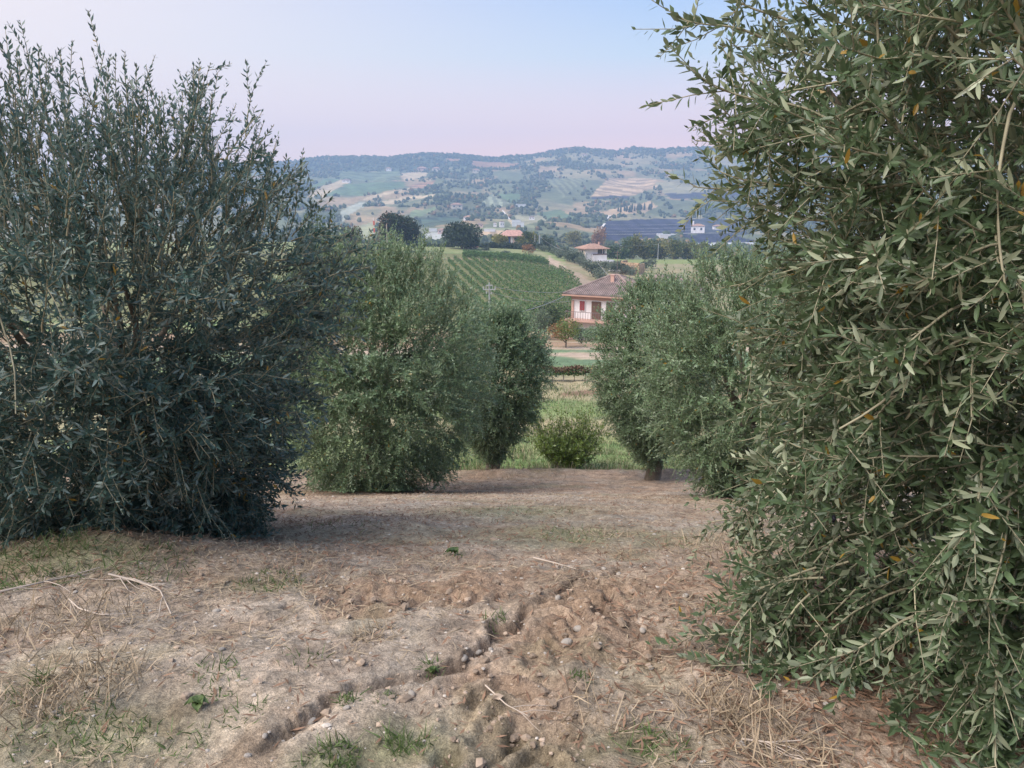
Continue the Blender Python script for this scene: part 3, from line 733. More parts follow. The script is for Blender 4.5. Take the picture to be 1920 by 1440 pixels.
# round one in the middle, left
PC = [(0, .4), (.08, 1.0), (.2, 1.42), (.4, 1.72), (.58, 1.8), (.75, 1.66), (.9, 1.3), (1, .85)]
rC, OC, NL['c'], _ = olive('round bushy olive tree with green suckers at its foot, left of the concrete pole', 706, 11.8, .98, -2.74, PC, 8, 1250, .057, .030, hexa=False, quad_w=.34, m='olive_leaf_mid', nsec=9, trunk_r=.17, lmax=.8, stem=.003, airy=.2)
PB = [(0, .1), (.12, .42), (.28, .8), (.5, 1.08), (.7, 1.08), (.88, .8), (1, .4)]
rB, OB, NL['b'], _ = olive('smaller olive tree behind the round bushy one, its right edge beside the yellow green bush', 925, 15.6, -.55, -3.45, PB, 12, 750, .07, .038, hexa=False, quad_w=.34, m='olive_leaf_mid', nsec=9, trunk_r=.13, lmax=.8, stem=.0034, airy=.2)
PM = [(0, .3), (.08, .6), (.2, .95), (.4, 1.28), (.6, 1.35), (.8, 1.15), (.92, .85), (1, .5)]
rM, OM, NL['m'], _ = olive('pale green olive tree filling the gap just left of the nearest right tree', 1420, 9.0, .95, -1.75, PM, 15, 740, .053, .028, hexa=False, quad_w=.34, m='olive_leaf_mid', nsec=9, trunk_r=.14, lmax=.9, stem=.0035, airy=.1)
rD, OD, NL['d'], _ = olive('rounded olive tree at the terrace edge in front of the pink house', 1228, 14.0, .15, -3.0, PB, 19, 750, .068, .036, hexa=False, quad_w=.34, m='olive_leaf_mid', nsec=9, trunk_r=.13, lmax=.8, stem=.0034, airy=.2)
print('leaves', NL)
# dark fruit on the nearest tree
V0, F0 = ICO1
fm = plain('olive_fruit', (.018, .017, .03), .35, .2, 5)
fr_me = bpy.data.meshes.new('olive'); fr_me.from_pydata([(a*.75, b*.75, c) for a, b, c in V0.tolist()], [], F0.tolist()); fr_me.materials.append(fm); fr_me.polygons.foreach_set('use_smooth', [True]*len(F0))
rf = np.random.default_rng(5)
flat = PRP.reshape(-1, 3); fa, fb = proj(flat[:, 0], flat[:, 1], flat[:, 2]); fd = np.linalg.norm(flat-np.array([0, 0, EYE]), axis=1)
cand = np.nonzero((fa > 1380) & (fa < 1900) & (fb > 950) & (fb < 1220) & (fd < np.quantile(fd, .35)))[0]
for q in (rf.choice(cand, min(7, len(cand)), replace=False) if len(cand) else []):
    for j in range(rf.integers(1, 4)):
        o = bpy.data.objects.new('olive', fr_me); o.scale = (.009,)*3
        o.location = Vector(flat[q]-OR_+rf.normal(0, .009, 3)-np.array([0, 0, .012])); link(o, rR)
# green suckers at the foot of the round tree
def sprigs(name, root, c, n, L, spread, m, ll, seed, wr=.3, up=1.0, kind='stuff'):
    rg = np.random.default_rng(seed)
    a = rg.uniform(0, 6.283, n); r = spread*np.sqrt(rg.random(n))
    P0 = np.stack([c[0]+np.cos(a)*r, c[1]+np.sin(a)*r, np.full(n, c[2])], 1)
    d = np.stack([np.cos(a)*.5, np.sin(a)*.5, np.full(n, up)], 1)+rg.normal(0, .2, (n, 3))
    LL = L*rg.uniform(.5, 1.1, n); P = shoots(rg, P0, d, LL, 7, .3, 0, .1)
    pos, dd, nn, sz = leaves_on(rg, P, LL, ll*.5, ll)
    v, f, nv = leaf_geo(pos, dd, nn, sz, wr, False); v1, f1 = tubes(P, np.full(n, .004), np.full(n, .002), 3)
    o = np_obj(name, np.concatenate([v, v1]), [f, f1+len(v)], M[m], parent=root, rnd=np.concatenate([np.repeat(rg.beta(2, 2, len(pos))*.95, nv), np.full(len(v1), .5)])); o['kind'] = kind
    return o
sprigs('sucker', rC, (0.05, -.35, 0), 260, .42, .42, 'grass', .035, 31)
# yellow green bush in the gap
def bush(label, px, D, w_, h_, m, seed, n=300, ll=.06, name='bush', cat='bush', up=.9, group=None):
    x = float(s_of(px, 800)*D); z = Hs(x, D)
    r = empty(name, (x, D, z), label, cat, group); rg = np.random.default_rng(seed)
    a = rg.uniform(0, 6.283, n); rr = w_*.5*rg.random(n)**.6
    P0 = np.stack([np.cos(a)*rr*.35, np.sin(a)*rr*.35, np.full(n, .02)], 1)
    d = np.stack([np.cos(a)*rr*.8, np.sin(a)*rr*.8, np.full(n, h_*up)], 1)
    LL = h_*rg.uniform(.45, 1.08, n)*(.72+.5*np.abs(np.cos(a-.4)))*(1+.5*vn(a*1.1, a*0, seed)); P = shoots(rg, P0, d, LL, 9, .1, .2, .1)
    k = np.repeat(np.arange(n), 8); t = rg.integers(3, 9, len(k)); r0 = P[k, t]; tn = norm(P[k, t]-P[k, t-1])
    L2 = rg.uniform(.12, .3, len(k))*h_*.7; S = shoots(rg, r0, tn+rg.normal(0, .7, (len(k), 3)), L2, 5, .1, .3, .1)
    A = leaves_on(rg, S, L2, ll*.55, ll); pos, dd, nn, sz = A
    v, f, nv = leaf_geo(pos, dd, nn, sz, .45, False)
    np_obj('foliage', v, [f], M[m], parent=r, rnd=np.repeat(rg.beta(2, 2, len(pos))*.95, nv))['kind'] = 'stuff'
    v, f = tubes(P, np.full(n, .008), np.full(n, .003), 3)
    np_obj('stems', v, [f], M['olive_bark'], parent=r)['kind'] = 'stuff'
    return r
bush('yellow green leafy bush standing in the grass just beyond the terrace edge', 1064, 19.5, 1.95, 1.25, 'bush_leaf', 41, 300, .08)

# ------------------------------------------------------------------ trees further off
ORD = ['first', 'second', 'third', 'fourth', 'fifth', 'sixth', 'seventh', 'eighth', 'ninth', 'tenth', 'eleventh', 'twelfth', 'thirteenth', 'fourteenth', 'fifteenth', 'sixteenth', 'seventeenth', 'eighteenth', 'nineteenth', 'twentieth']
def rank(items, i, key, band):
    b = band(items[i]); same = sorted([j for j in range(len(items)) if band(items[j]) == b], key=lambda j: key(items[j])); return b, ORD[same.index(i)]
def puff_tree(name, label, cat, x, y, w_, h_, m, seed, nq=1500, qs=.35, trunk=.2, z=None, group=None, m2=None, lobes=7, split2=0, flat=1.0, tm=None, low=.0):
    """crown of many small leaf sprays over a cluster of lobes, trunk beneath"""
    rg = np.random.default_rng(seed); z = Hs(x, y) if z is None else z
    r = empty(name, (x, y, z), label, cat, group)
    cb = h_*trunk; hc = h_-cb
    lc = np.concatenate([np.array([[0, 0, cb+hc*.5]]), np.stack([rg.normal(0, w_*.22, lobes), rg.normal(0, w_*.22, lobes), cb+hc*rg.uniform(.28, .72, lobes)], 1)])
    lr = np.concatenate([[.40], rg.uniform(.2, .32, lobes)])
    k = rg.integers(0, lobes+1, nq); v = norm(rg.normal(0, 1, (nq, 3))); rad = rg.random(nq)**.3
    pos = lc[k]+v*rad[:, None]*lr[k][:, None]*np.array([w_*1.15, w_*1.15, hc*1.15*flat])
    pos[:, 2] = np.clip(pos[:, 2], cb*.5+low, h_*1.03)
    d = norm(v+rg.normal(0, .6, (nq, 3))); nn = norm(np.cross(d, rg.normal(0, 1, (nq, 3))))
    nn = np.where(nn[:, 2:3] < 0, -nn, nn)
    sz = qs*rg.uniform(.6, 1.3, nq)
    vv, f, nv = leaf_geo(pos, d, nn, sz, .62, False)
    mats = [M[m]]; idx = None
    if m2: 
        mats.append(M[m2]); idx = ((pos[:, 0] < -w_*.22+.12*w_*rg.normal(0, 1, nq)) | (rg.random(nq) < split2)).astype(int)
    np_obj('crown', vv, [f], mats, mat_idx=idx, parent=r, rnd=np.repeat(rg.beta(2, 2, nq)*.96, nv))['kind'] = 'stuff'
    p = np.array([[[0, 0, -.3], [.02*w_, 0, cb*.6], [0, .02*w_, cb+hc*.45]]]); tv, tf = tubes(p, [max(.08, w_*.035)], [w_*.015], 7)
    np_obj('trunk', tv, [tf], M['olive_bark'], parent=r)
    for i in range(3):
        a = i*2.1+seed; q = shoots(rg, np.array([[0, 0, cb*.8]]), np.array([[math.cos(a), math.sin(a), 1.1]]), [hc*.6], 5, 0, 0, .05)
        tv, tf = tubes(q, [max(.04, w_*.018)], [w_*.006], 5); np_obj('branch', tv, [tf], M['olive_bark'], parent=r)
    return r
def X_(px, D, py=480): return float(s_of(px, py)*D)
def W_(wpx, D): return wpx/FPX*D
# crest trees: (px, D, width px, height px)
def crest(name, label, cat, px, D, wpx, ytop, ybase, m, seed, **k):
    x = X_(px, D); z = EYE+D*float(t_of(ybase)); z = min(z, Hs(x, D))
    ht = EYE+D*float(t_of(ytop))-z
    return puff_tree(name, label, cat, x, D, W_(wpx, D), ht, m, seed, z=z, **k)
crest('oak_tree', 'large dark round tree with a rust brown left side on the crest', 'tree', 741, 265, 62, 394, 466, 'tree_dark', 51, nq=7000, qs=.8, trunk=.08, m2='tree_brown', split2=.05, lobes=9)
crest('oak_tree', 'small dark tree grown into the right side of the large rust edged tree', 'tree', 772, 270, 34, 408, 466, 'tree_dark', 52, nq=2600, qs=.75, trunk=.08)
crest('oak_tree', 'dark domed evergreen tree standing alone left of the hedge and the low red roof', 'tree', 866, 290, 62, 417, 470, 'tree_dark', 53, nq=6000, qs=.8, trunk=.1, lobes=8)
crest('small_tree', 'small brownish green tree beside the tip of the left olive', 'tree', 653, 240, 36, 424, 470, 'tree_brown', 54, nq=2200, qs=.7, trunk=.15, m2='tree_dark', split2=.5)
crest('small_tree', 'bright green tree top peeping out behind the upper right of the left olive', 'tree', 607, 90, 46, 390, 470, 'tree_mid', 55, nq=3000, qs=.35, trunk=.1)
crest('small_tree', 'yellow leaved tree just left of the low pink house', 'tree', 935, 322, 28, 440, 462, 'tree_yellow', 56, nq=1400, qs=.7, trunk=.1)
crest('small_tree', 'yellowing tree in front of the right half of the low pink house', 'tree', 976, 320, 20, 441, 462, 'tree_yellow', 57, nq=900, qs=.6, trunk=.1, m2='tree_mid', split2=.3)
crest('small_tree', 'tall yellow green tree against the right end of the low pink house', 'tree', 997, 325, 24, 432, 464, 'tree_yellow', 58, nq=1300, qs=.7, trunk=.1, m2='tree_mid', split2=.5)
crest('small_tree', 'pointed dark tree right of the pale posts beside the track', 'tree', 1025, 320, 20, 438, 466, 'tree_mid', 59, nq=1000, qs=.6, trunk=.08, m2='tree_dark', split2=.5)
crest('small_tree', 'thin russet leaved tree alone on the mown grass above the vineyard', 'tree', 991, 285, 20, 456, 478, 'tree_red', 60, nq=520, qs=.5, trunk=.2)
crest('topiary_bush', 'pale green clipped cube shaped bush on the mown grass', 'bush', 912, 290, 11, 463, 475, 'tree_olive_far', 61, nq=600, qs=.45, trunk=.02)
crest('low_bush', 'low grey green bush right of the pale cube shaped one', 'bush', 950, 283, 20, 470, 478, 'tree_olive_far', 62, nq=500, qs=.5, trunk=.02, flat=.8)
# hedge on the crest in three lengths of one thing
hx0, hx1, hD = X_(893, 305), X_(1004, 315), 308
def hedge(label, px0, px1, D, ytop, ybase, m, seed, nq, qs, depth=2.5, name='hedge', group=None):
    rg = np.random.default_rng(seed); x0, x1 = X_(px0, D), X_(px1, D); zb = EYE+D*float(t_of(ybase)); zt = EYE+D*float(t_of(ytop))
    xm = (x0+x1)/2; zb = min(zb, Hs(xm, D))
    x = rg.uniform(x0, x1, nq)-xm; y = rg.normal(0, depth*.4, nq); hh = (zt-zb)*(1+.25*vn(x*.35, x*0, seed)+.1*vn(x*1.5, x*0, seed+1))
    pos = np.stack([x, y, hh*rg.random(nq)**.6*np.sqrt(np.clip(1-(y/depth)**2, .1, 1))], 1)
    d = norm(rg.normal(0, 1, (nq, 3))); nn = norm(np.cross(d, rg.normal(0, 1, (nq, 3)))); nn = np.where(nn[:, 2:3] < 0, -nn, nn)
    v, f, nv = leaf_geo(pos, d, nn, qs*rg.uniform(.6, 1.2, nq), .6, False)
    o = np_obj(name, v, [f], M[m], rnd=np.repeat(rg.beta(2, 2, nq)*.96, nv)); o.location = (xm, D, zb)
    return tagp(o, label, 'hedge', group)
hedge('dark clipped hedge running along the crest below the low pink house', 893, 1004, 306, 456, 469, 'tree_dark', 63, 5000, .7)
hedge('ragged row of dark shrubs behind the vineyard crest left of the hedge', 780, 852, 300, 457, 468, 'tree_dark', 64, 2200, .6)
hedge('narrow band of shrubs at the crest between the small tree and the mast', 640, 700, 262, 462, 474, 'tree_brown', 65, 1200, .6)
# deciduous trees behind the green strip on the right
rr5 = np.random.default_rng(71)
descs = ['tall yellowing tree at the left end of the tree belt', 'round green tree second from the left in the tree belt', 'broad rusty topped tree in the middle of the tree belt', 'green and ochre tree right of the middle of the tree belt', 'lower rusty tree fifth from the left in the tree belt', 'green tree near the right end of the tree belt', 'last pale tree of the tree belt behind the olive tips']
for i, (px, wp, yt) in enumerate([(1186, 34, 441), (1212, 34, 449), (1236, 38, 445), (1264, 36, 450), (1290, 34, 452), (1318, 36, 454), (1350, 38, 458)]):
    crest('belt_tree', descs[i], 'tree', px, 352+4*(i % 3), wp, yt, 491, 'tree_mid' if i in (1, 3, 5) else 'tree_yellow', 72+i, nq=2600, qs=.8, trunk=.08, m2='tree_yellow' if i in (1, 3, 5) else 'tree_mid', split2=.35, group='trees of the belt beyond the green strip')
for i, (px, D, wp, yt, yb, mm_, ds) in enumerate([(1150, 340, 26, 458, 490, 'tree_mid', 'blue green tree just right of the white hip roofed house'), (1168, 335, 22, 466, 491, 'tree_mid', 'small green tree between the white house and the tree belt'), (1078, 560, 22, 430, 462, 'tree_yellow', 'ochre tree in the gully left of the dark netted field'), (1122, 600, 26, 424, 450, 'tree_red', 'orange leaved tree at the left corner of the dark netted field')]):
    crest('small_tree', ds, 'tree', px, D, wp, yt, yb, mm_, 82+i, nq=1500, qs=.8 if D < 400 else 1.2, trunk=.08)
# grey green olive clumps right of the track: each its own tree
cl = [(1036, 300, 16, 10), (1046, 296, 18, 12), (1058, 290, 20, 14), (1050, 283, 16, 12), (1068, 288, 20, 14), (1080, 284, 20, 15), (1092, 280, 18, 14), (1064, 275, 18, 13), (1077, 270, 20, 14), (1090, 266, 16, 12),
      (1100, 250, 26, 18), (1118, 246, 24, 16), (1112, 232, 26, 18), (1124, 226, 24, 17), (1136, 252, 20, 13), (1150, 246, 24, 16), (1166, 240, 24, 15), (1180, 238, 22, 13), (1020, 308, 14, 9), (1160, 262, 16, 10), (1012, 312, 14, 9), (1222, 262, 18, 14), (1206, 255, 14, 12)]
for i, (px, D, wp, hp) in enumerate(cl):
    x = X_(px, D, 500)
    puff_tree('hillside_olive', 'small slope olive right of the track, {1} from the left, {0} line'.format(*rank(cl, i, lambda c: c[0], lambda c: 'upper' if c[1] >= 283 else 'middle' if c[1] >= 258 else 'lower')), 'olive tree', x, float(D), W_(wp, D)*1.15, W_(hp, D)*1.3, 'tree_olive_far' if i % 4 else 'tree_dark', 300+i, nq=700, qs=.45, trunk=.1, lobes=4, group='small olive trees right of the dirt track')
# middle distance trees in the gap
puff_tree('orchard_tree', 'small fruit tree with green and pinkish yellow leaves on bare soil in the gap', 'tree', X_(1060, 70, 650), 70., W_(62, 70), W_(56, 70), 'bush_leaf', 91, nq=2600, qs=.14, trunk=.22, m2='tree_red', split2=.12, lobes=6)
puff_tree('orchard_tree', 'dark green dense tree at the foot of the vineyard left of the pink house', 'tree', X_(1040, 92, 620), 92., W_(58, 92), W_(74, 92), 'tree_mid', 92, nq=3500, qs=.2, trunk=.05, m2='tree_dark', split2=.4)
for i, (px, D, wp, hp, lb) in enumerate([(1090, 80, 48, 32, 'silvery olive tree directly below the balcony of the pink house'), (1122, 78, 50, 34, 'silvery olive tree below the right end of the balcony'), (1150, 84, 50, 36, 'grey olive tree half hidden by the terrace edge olive below the pink house'), (1010, 88, 44, 60, 'grey olive tree in the dip left of the dark green tree'), (985, 50, 70, 80, 'pale olive tree rising behind the terrace olive, right of the concrete pole'), (955, 52, 60, 96, 'pale tipped olive tree just right of the concrete pole')]):
    puff_tree('valley_olive', lb, 'olive tree', X_(px, D, 620), float(D), W_(wp, D), W_(hp, D), 'tree_olive_far', 95+i, nq=3200, qs=.16, trunk=.12, lobes=6, m2='olive_leaf_mid', split2=.4)
# vine row with posts in the gap
def vine_row_near():
    D = 45.5; x0, x1 = X_(985, D, 700), X_(1230, D, 700)
    r = empty('vine_row', ((x0+x1)/2, D, Hs((x0+x1)/2, D)), 'short row of rust tinged vines on wooden posts crossing the gap below the green field', 'vine row')
    rg = np.random.default_rng(101); nq = 5200; x = rg.uniform(-(x1-x0)/2, (x1-x0)/2, nq); tier = rg.random(nq)
    yy = rg.normal(0, .18, nq)+x*.12
    gz = Hbase(x+(x0+x1)/2, yy+D)-r.location.z
    pos = np.stack([x, yy, gz+.38+.50*tier*(1+.35*vn(x*1.1, x*0, 102))], 1)
    d = norm(rg.normal(0, 1, (nq, 3))); nn = norm(np.cross(d, rg.normal(0, 1, (nq, 3)))); nn = np.where(nn[:, 2:3] < 0, -nn, nn)
    v, f, nv = leaf_geo(pos, d, nn, .13*rg.uniform(.6, 1.2, nq), .8, False)
    np_obj('foliage', v, [f], [M['vine'], M['tree_brown']], mat_idx=(tier+rg.normal(0, .2, nq) > .45).astype(int), parent=r, rnd=np.repeat(rg.beta(2, 2, nq)*.96, nv))['kind'] = 'stuff'
    for i in range(12):
        xx = -(x1-x0)/2+.3+i*(x1-x0-.6)/11; yy_ = xx*.12; g = float(Hbase(xx+(x0+x1)/2, yy_+D)-r.location.z)
        v, f = tubes(np.array([[[xx, yy_, g-.1], [xx+.02, yy_, g+.6], [xx+.01, yy_, g+1.0]]]), [.045 if i % 3 == 0 else .025], [.03 if i % 3 == 0 else .012], 6)
        np_obj('post' if i % 3 == 0 else 'trunk', v, [f], M['wood_pole'] if i % 3 == 0 else M['olive_bark'], parent=r)
vine_row_near()
# vineyard on the hillside, each row a thing
def vine_row(x_top, y_top, y_bot, slope, seed, grp, lab, hgt=1.25, step=.35):
    rg = np.random.default_rng(seed); y = np.arange(y_bot, y_top, step); x = x_top+slope*(y-y_top)
    s = x/y; a, b = proj(x, y, Hbase(x, y))
    ok = (a > 840) & (s < .34*0+.115+.0006*(y-150)*0)
    ok &= a < np.interp(b, [480, 500, 520, 560, 620], [1030, 1048, 1078, 1110, 1130])-3
    x, y = x[ok], y[ok]
    if len(x) < 12: return None
    n = len(x)*8; k = rg.integers(0, len(x), n)
    px_ = x[k]+rg.normal(0, .17, n); py_ = y[k]+rg.uniform(-step/2, step/2, n)
    pz = Hbase(px_, py_)+.35+hgt*rg.random(n)**.8*(1+.35*vn(y[k]*.5, x[k], 222))
    keep = rg.random(n) < .55+.9*(vn(y[k]*.35, x[k]*3, 223)+.5)
    pos = np.stack([px_, py_, pz], 1)[keep]; n = len(pos)
    xm, ym = float(x.mean()), float(y.mean()); zm = float(Hbase(xm, ym)); pos = pos-np.array([xm, ym, zm])
    d = norm(rg.normal(0, 1, (n, 3))); nn = norm(np.cross(d, rg.normal(0, 1, (n, 3)))); nn = np.where(nn[:, 2:3] < 0, -nn, nn)
    v, f, nv = leaf_geo(pos, d, nn, .34*rg.uniform(.6, 1.2, n), .8, False)
    o = np_obj('vine_row', v, [f], M['vine'], rnd=np.repeat(np.clip(rg.beta(2, 2, n)*.9+(rg.random(n) < .02), 0, 1), nv)); o.location = (xm, ym, zm)
    return tagp(o, lab, 'vine row', grp)
vrows = []
for i in range(31):
    vrows.append(vine_row(-26+i*2.7, 240+.02*i, 112, -.18, 400+i, 'parallel vine rows running down the hillside', 'green vine row running down the hillside'))
vrows = [v for v in vrows if v]
for i, v in enumerate(vrows): v['label'] = ORD[i]+' green vine row from the left running down the hillside vineyard'
for i in range(6):   # headland rows that run across the slope
    rg = np.random.default_rng(460+i); D = 250+i*2.6; x0, x1 = X_(868, D), X_(1030+i*-2, D)
    n = 1500; x = rg.uniform(x0, x1, n); y = D+rg.normal(0, .25, n)-.03*(x-x0); z = Hbase(x, y)+.3+1.2*rg.random(n)
    xm, ym = float(x.mean()), float(y.mean()); zm = float(Hbase(xm, ym))
    d = norm(rg.normal(0, 1, (n, 3))); nn = norm(np.cross(d, rg.normal(0, 1, (n, 3)))); nn = np.where(nn[:, 2:3] < 0, -nn, nn)
    v, f, nv = leaf_geo(np.stack([x-xm, y-ym, z-zm], 1), d, nn, .42*rg.uniform(.6, 1.2, n), .8, False)
    o = np_obj('vine_row', v, [f], M['vine'], rnd=np.repeat(rg.beta(2, 2, n)*.9, nv)); o.location = (xm, ym, zm)
    tagp(o, ORD[i]+' level green vine row counting up at the top of the hillside vineyard', 'vine row', 'level vine rows at the top of the vineyard')

# ------------------------------------------------------------------ houses
def wallmat(n, c): return plain(n, c, .9, .07, .6, .01, 12)
def roofmat(n, c): return plain(n, c, .9, .28, 1.4, .02, 8)
def hip_roof(L, W, h, over, z, ridge=None, th=.22):
    a, b = L/2+over, W/2+over; r = max(0.01, (L-W)/2) if ridge is None else ridge/2
    V = [(-a, -b, z), (a, -b, z), (a, b, z), (-a, b, z), (-r, 0, z+h), (r, 0, z+h), (-a, -b, z-th), (a, -b, z-th), (a, b, z-th), (-a, b, z-th)]
    F = [(0, 1, 5, 4), (1, 2, 5), (2, 3, 4, 5), (3, 0, 4), (0, 6, 7, 1), (1, 7, 8, 2), (2, 8, 9, 3), (3, 9, 6, 0), (6, 9, 8, 7)]
    return V, F
salmon = plain('salmon_plaster', (.50, .32, .265), .85, .08, .8); white = wallmat('white_plaster', (.74, .71, .72)); pinkw = wallmat('pink_plaster', (.58, .42, .38)); cream = wallmat('cream_plaster', (.60, .53, .44))
tile_r = roofmat('clay_tiles_brown', (.215, .16, .148)); tile_o = roofmat('clay_tiles_orange', (.33, .205, .155)); tile_rib = roofmat('clay_tile_ribs', (.265, .205, .185))
redsh = plain('red_shutter', (.26, .055, .06), .6, .1, 2); brown = plain('brown_door', (.13, .075, .055), .6, .1, 2); dark = plain('dark_glass', (.03, .035, .045), .2, .1, 2, spec=.6); rail = plain('iron_rail', (.17, .13, .13), .6, .1, 2); copper = plain('clay_gutter', (.42, .26, .20), .6, .1, 2)
# the pink and white house
hc = (X_(1156, 92, 560), 93.5); hz = Hs(*hc)-.6
eave = EYE+89*float(t_of(558)); hh_ = eave-hz
h1 = empty('farmhouse', (hc[0], hc[1], hz), 'pink and white two storey farmhouse with a brown hipped tile roof and a balcony', 'house', rz=R(-27))
L1, W1 = 7.9, 8.0
boxobj('wall', [(0, 0, hh_/2, L1, W1, hh_)], white, h1)
bf = -W1/2-.04
boxobj('cornice', [(0, bf, hh_-.28, L1+.2, .12, .4), (-L1/2-.04, 0, hh_-.28, .12, W1+.2, .4), (L1/2+.04, 0, hh_-.28, .12, W1+.2, .4)], salmon, h1)
boxobj('corner_band', [(-L1/2+.10, bf-.03, (hh_-.62)/2, .3, .12, hh_-.63), (-L1/2-.05, bf+.45, (hh_-.62)/2, .12, .6, hh_-.63)], salmon, h1)
boxobj('corner_band', [(L1/2-.18, bf-.03, (hh_-.62)/2, .5, .12, hh_-.63)], salmon, h1)
fl = hh_-2.75
for (wx_, ww_, z0_, z1_, mm_) in [(-L1/2+1.35, .62, fl+1.0, fl+2.1, redsh), (L1/2-1.6, .8, fl+1.0, fl+2.1, redsh)]:
    wo = boxobj('window', [(wx_, bf-.03, (z0_+z1_)/2, ww_+.16, .10, z1_-z0_+.16)], white, h1)
    boxobj('shutter', [(wx_-ww_/4-.01, bf-.11, (z0_+z1_)/2, ww_/2-.02, .06, z1_-z0_), (wx_+ww_/4+.01, bf-.11, (z0_+z1_)/2, ww_/2-.02, .06, z1_-z0_)], mm_, wo)
boxobj('door', [(-L1/2+3.1, bf-.02, fl+1.06, 1.15, .12, 2.1)], brown, h1)
boxobj('door', [(.9, bf-.02, fl+1.06, 1.0, .12, 2.1)], brown, h1)
bal = boxobj('balcony', [(-.4, bf-.62, fl-.12, L1+.1, 1.2, .26)], salmon, h1)
boxobj('railing', [(-.4, bf-1.17, fl+.92, L1, .05, .06), (-L1/2-.38, bf-.62, fl+.92, .05, 1.1, .06)]+[(-L1/2-.35+i*.32, bf-1.17, fl+.46, .035, .035, .9) for i in range(28)], rail, bal)
boxobj('pillar', [(-L1/2+.2, bf-1.05, (fl-.25)/2, .3, .3, fl-.26)], salmon, h1); boxobj('pillar', [(L1/2-.8, bf-1.05, (fl-.25)/2, .3, .3, fl-.26)], salmon, h1)
boxobj('door', [(-1.2, bf-.02, 1.1, 1.1, .12, 2.1)], brown, h1)
V, F = hip_roof(L1, W1, 2.0, .85, hh_+.16, ridge=.8); rf1 = pyobj('roof', V, F, tile_r, h1)
# courses of rib tiles on the two faces towards us, cap tiles on the hips
def ribs(V, ia, ib, ic, idd, n, parent):
    a, b, c, d = [np.array(V[i], float) for i in (ia, ib, ic, idd)]; P = []
    for i in range(1, n):
        t = i/n; e = a+(b-a)*t; 
        # run straight up the slope until the hip
        w0 = np.linalg.norm(b-a); xx = t*w0; la = np.dot(d-a, (b-a)/w0); lb = np.dot(c-a, (b-a)/w0)
        f = min(1, xx/la if xx < la else 1, (w0-xx)/(w0-lb) if xx > lb else 1)
        upv = (d-a)-(b-a)/w0*la
        P.append(np.array([e, e+upv*f*.5, e+upv*f*.985]))
    return np.array(P)
allr = np.concatenate([ribs(V, 0, 1, 5, 4, 40, rf1), ribs(V, 3, 0, 4, 4, 36, rf1), ribs(V, 1, 2, 5, 5, 36, rf1)])+np.array([0, 0, .03])
v, f = tubes(allr, np.full(len(allr), .075), np.full(len(allr), .075), 5); np_obj('tile_rows', v, [f], tile_rib, parent=rf1)['kind'] = 'stuff'
hp = np.array([[V[a], (np.array(V[a])+V[b])/2, V[b]] for a, b in ((0, 4), (1, 5), (2, 5), (3, 4), (4, 5))], float)+np.array([0, 0, .08])
v, f = tubes(hp, np.full(5, .13), np.full(5, .13), 6); np_obj('hip_cap', v, [f], tile_rib, parent=rf1)
boxobj('gutter', [(0, -W1/2-.90, hh_+.04, L1+1.9, .12, .14), (-L1/2-.90, 0, hh_+.04, .12, W1+1.9, .14)], copper, h1)
ch = boxobj('chimney', [(.2, -1.5, hh_+1.75, .42, .42, 1.1), (.2, -1.5, hh_+2.34, .55, .55, .1)], salmon, rf1)
an = boxobj('antenna', [(.1, .2, hh_+3.6, .045, .045, 2.9), (.1, .2, hh_+4.9, 1.0, .03, .03), (.1, .2, hh_+4.6, .6, .03, .03)], rail, h1)
wv, wf = boxes([(5.6, 3.4, hh_/2+.1, 7.5, 6.5, hh_+.1)]); wing = pyobj('wing_wall', wv, wf, white, h1)
V, F = hip_roof(7.5, 6.5, 1.9, .8, 0, ridge=2.6); V = [(a+5.6, b+3.4, c+hh_+.36) for a, b, c in V]; pyobj('roof', V, F, tile_r, h1)
# white house with an orange hipped roof
D = 289.; c2 = (X_(1110, D), D); z2 = EYE+D*float(t_of(490)); e2 = EYE+D*float(t_of(465)); H2 = e2-z2
h2 = empty('white_house', (c2[0], c2[1], z2), 'tall white house with an orange hipped roof and a corner loggia on the slope', 'house', rz=R(18))
boxobj('wall', [(-.2, .2, H2/2, 7.6, 7.6, H2)], white, h2)
boxobj('lower_wall', [(1.2, -4.0, H2*.28, 5.6, 1.0, H2*.56)], white, h2)
boxobj('side_wall', [(-4.05, .2, H2*.72, .14, 6.4, H2*.4)], cream, h2)
V, F = hip_roof(7.8, 7.8, 1.65, 1.15, H2, ridge=2.2); r2 = pyobj('roof', V, F, tile_o, h2)
boxobj('chimney', [(2.9, .4, H2+1.3, .55, .55, 1.7)], salmon, r2)
for (a, wd) in ((1.6, 1.9), (3.0, .6)): boxobj('window', [(a, -3.63, H2*.76, wd, .12, 1.7)], dark, h2)
boxobj('pillar', [(3.7, -4.2, H2*.5, .3, .3, H2*.97)], white, h2); boxobj('pillar', [(2.55, -3.75, H2*.78, .16, .16, H2*.42)], white, h2)
boxobj('window', [(-4.16, -.6, H2*.75, .1, .8, 1.0)], dark, h2)
boxobj('terrace', [(3.6, -4.0, .2, 6.5, 2.4, .9)], white, h2)
boxobj('railing', [(1.2, -4.52, H2*.58, 5.6, .06, .5)], rail, h2)
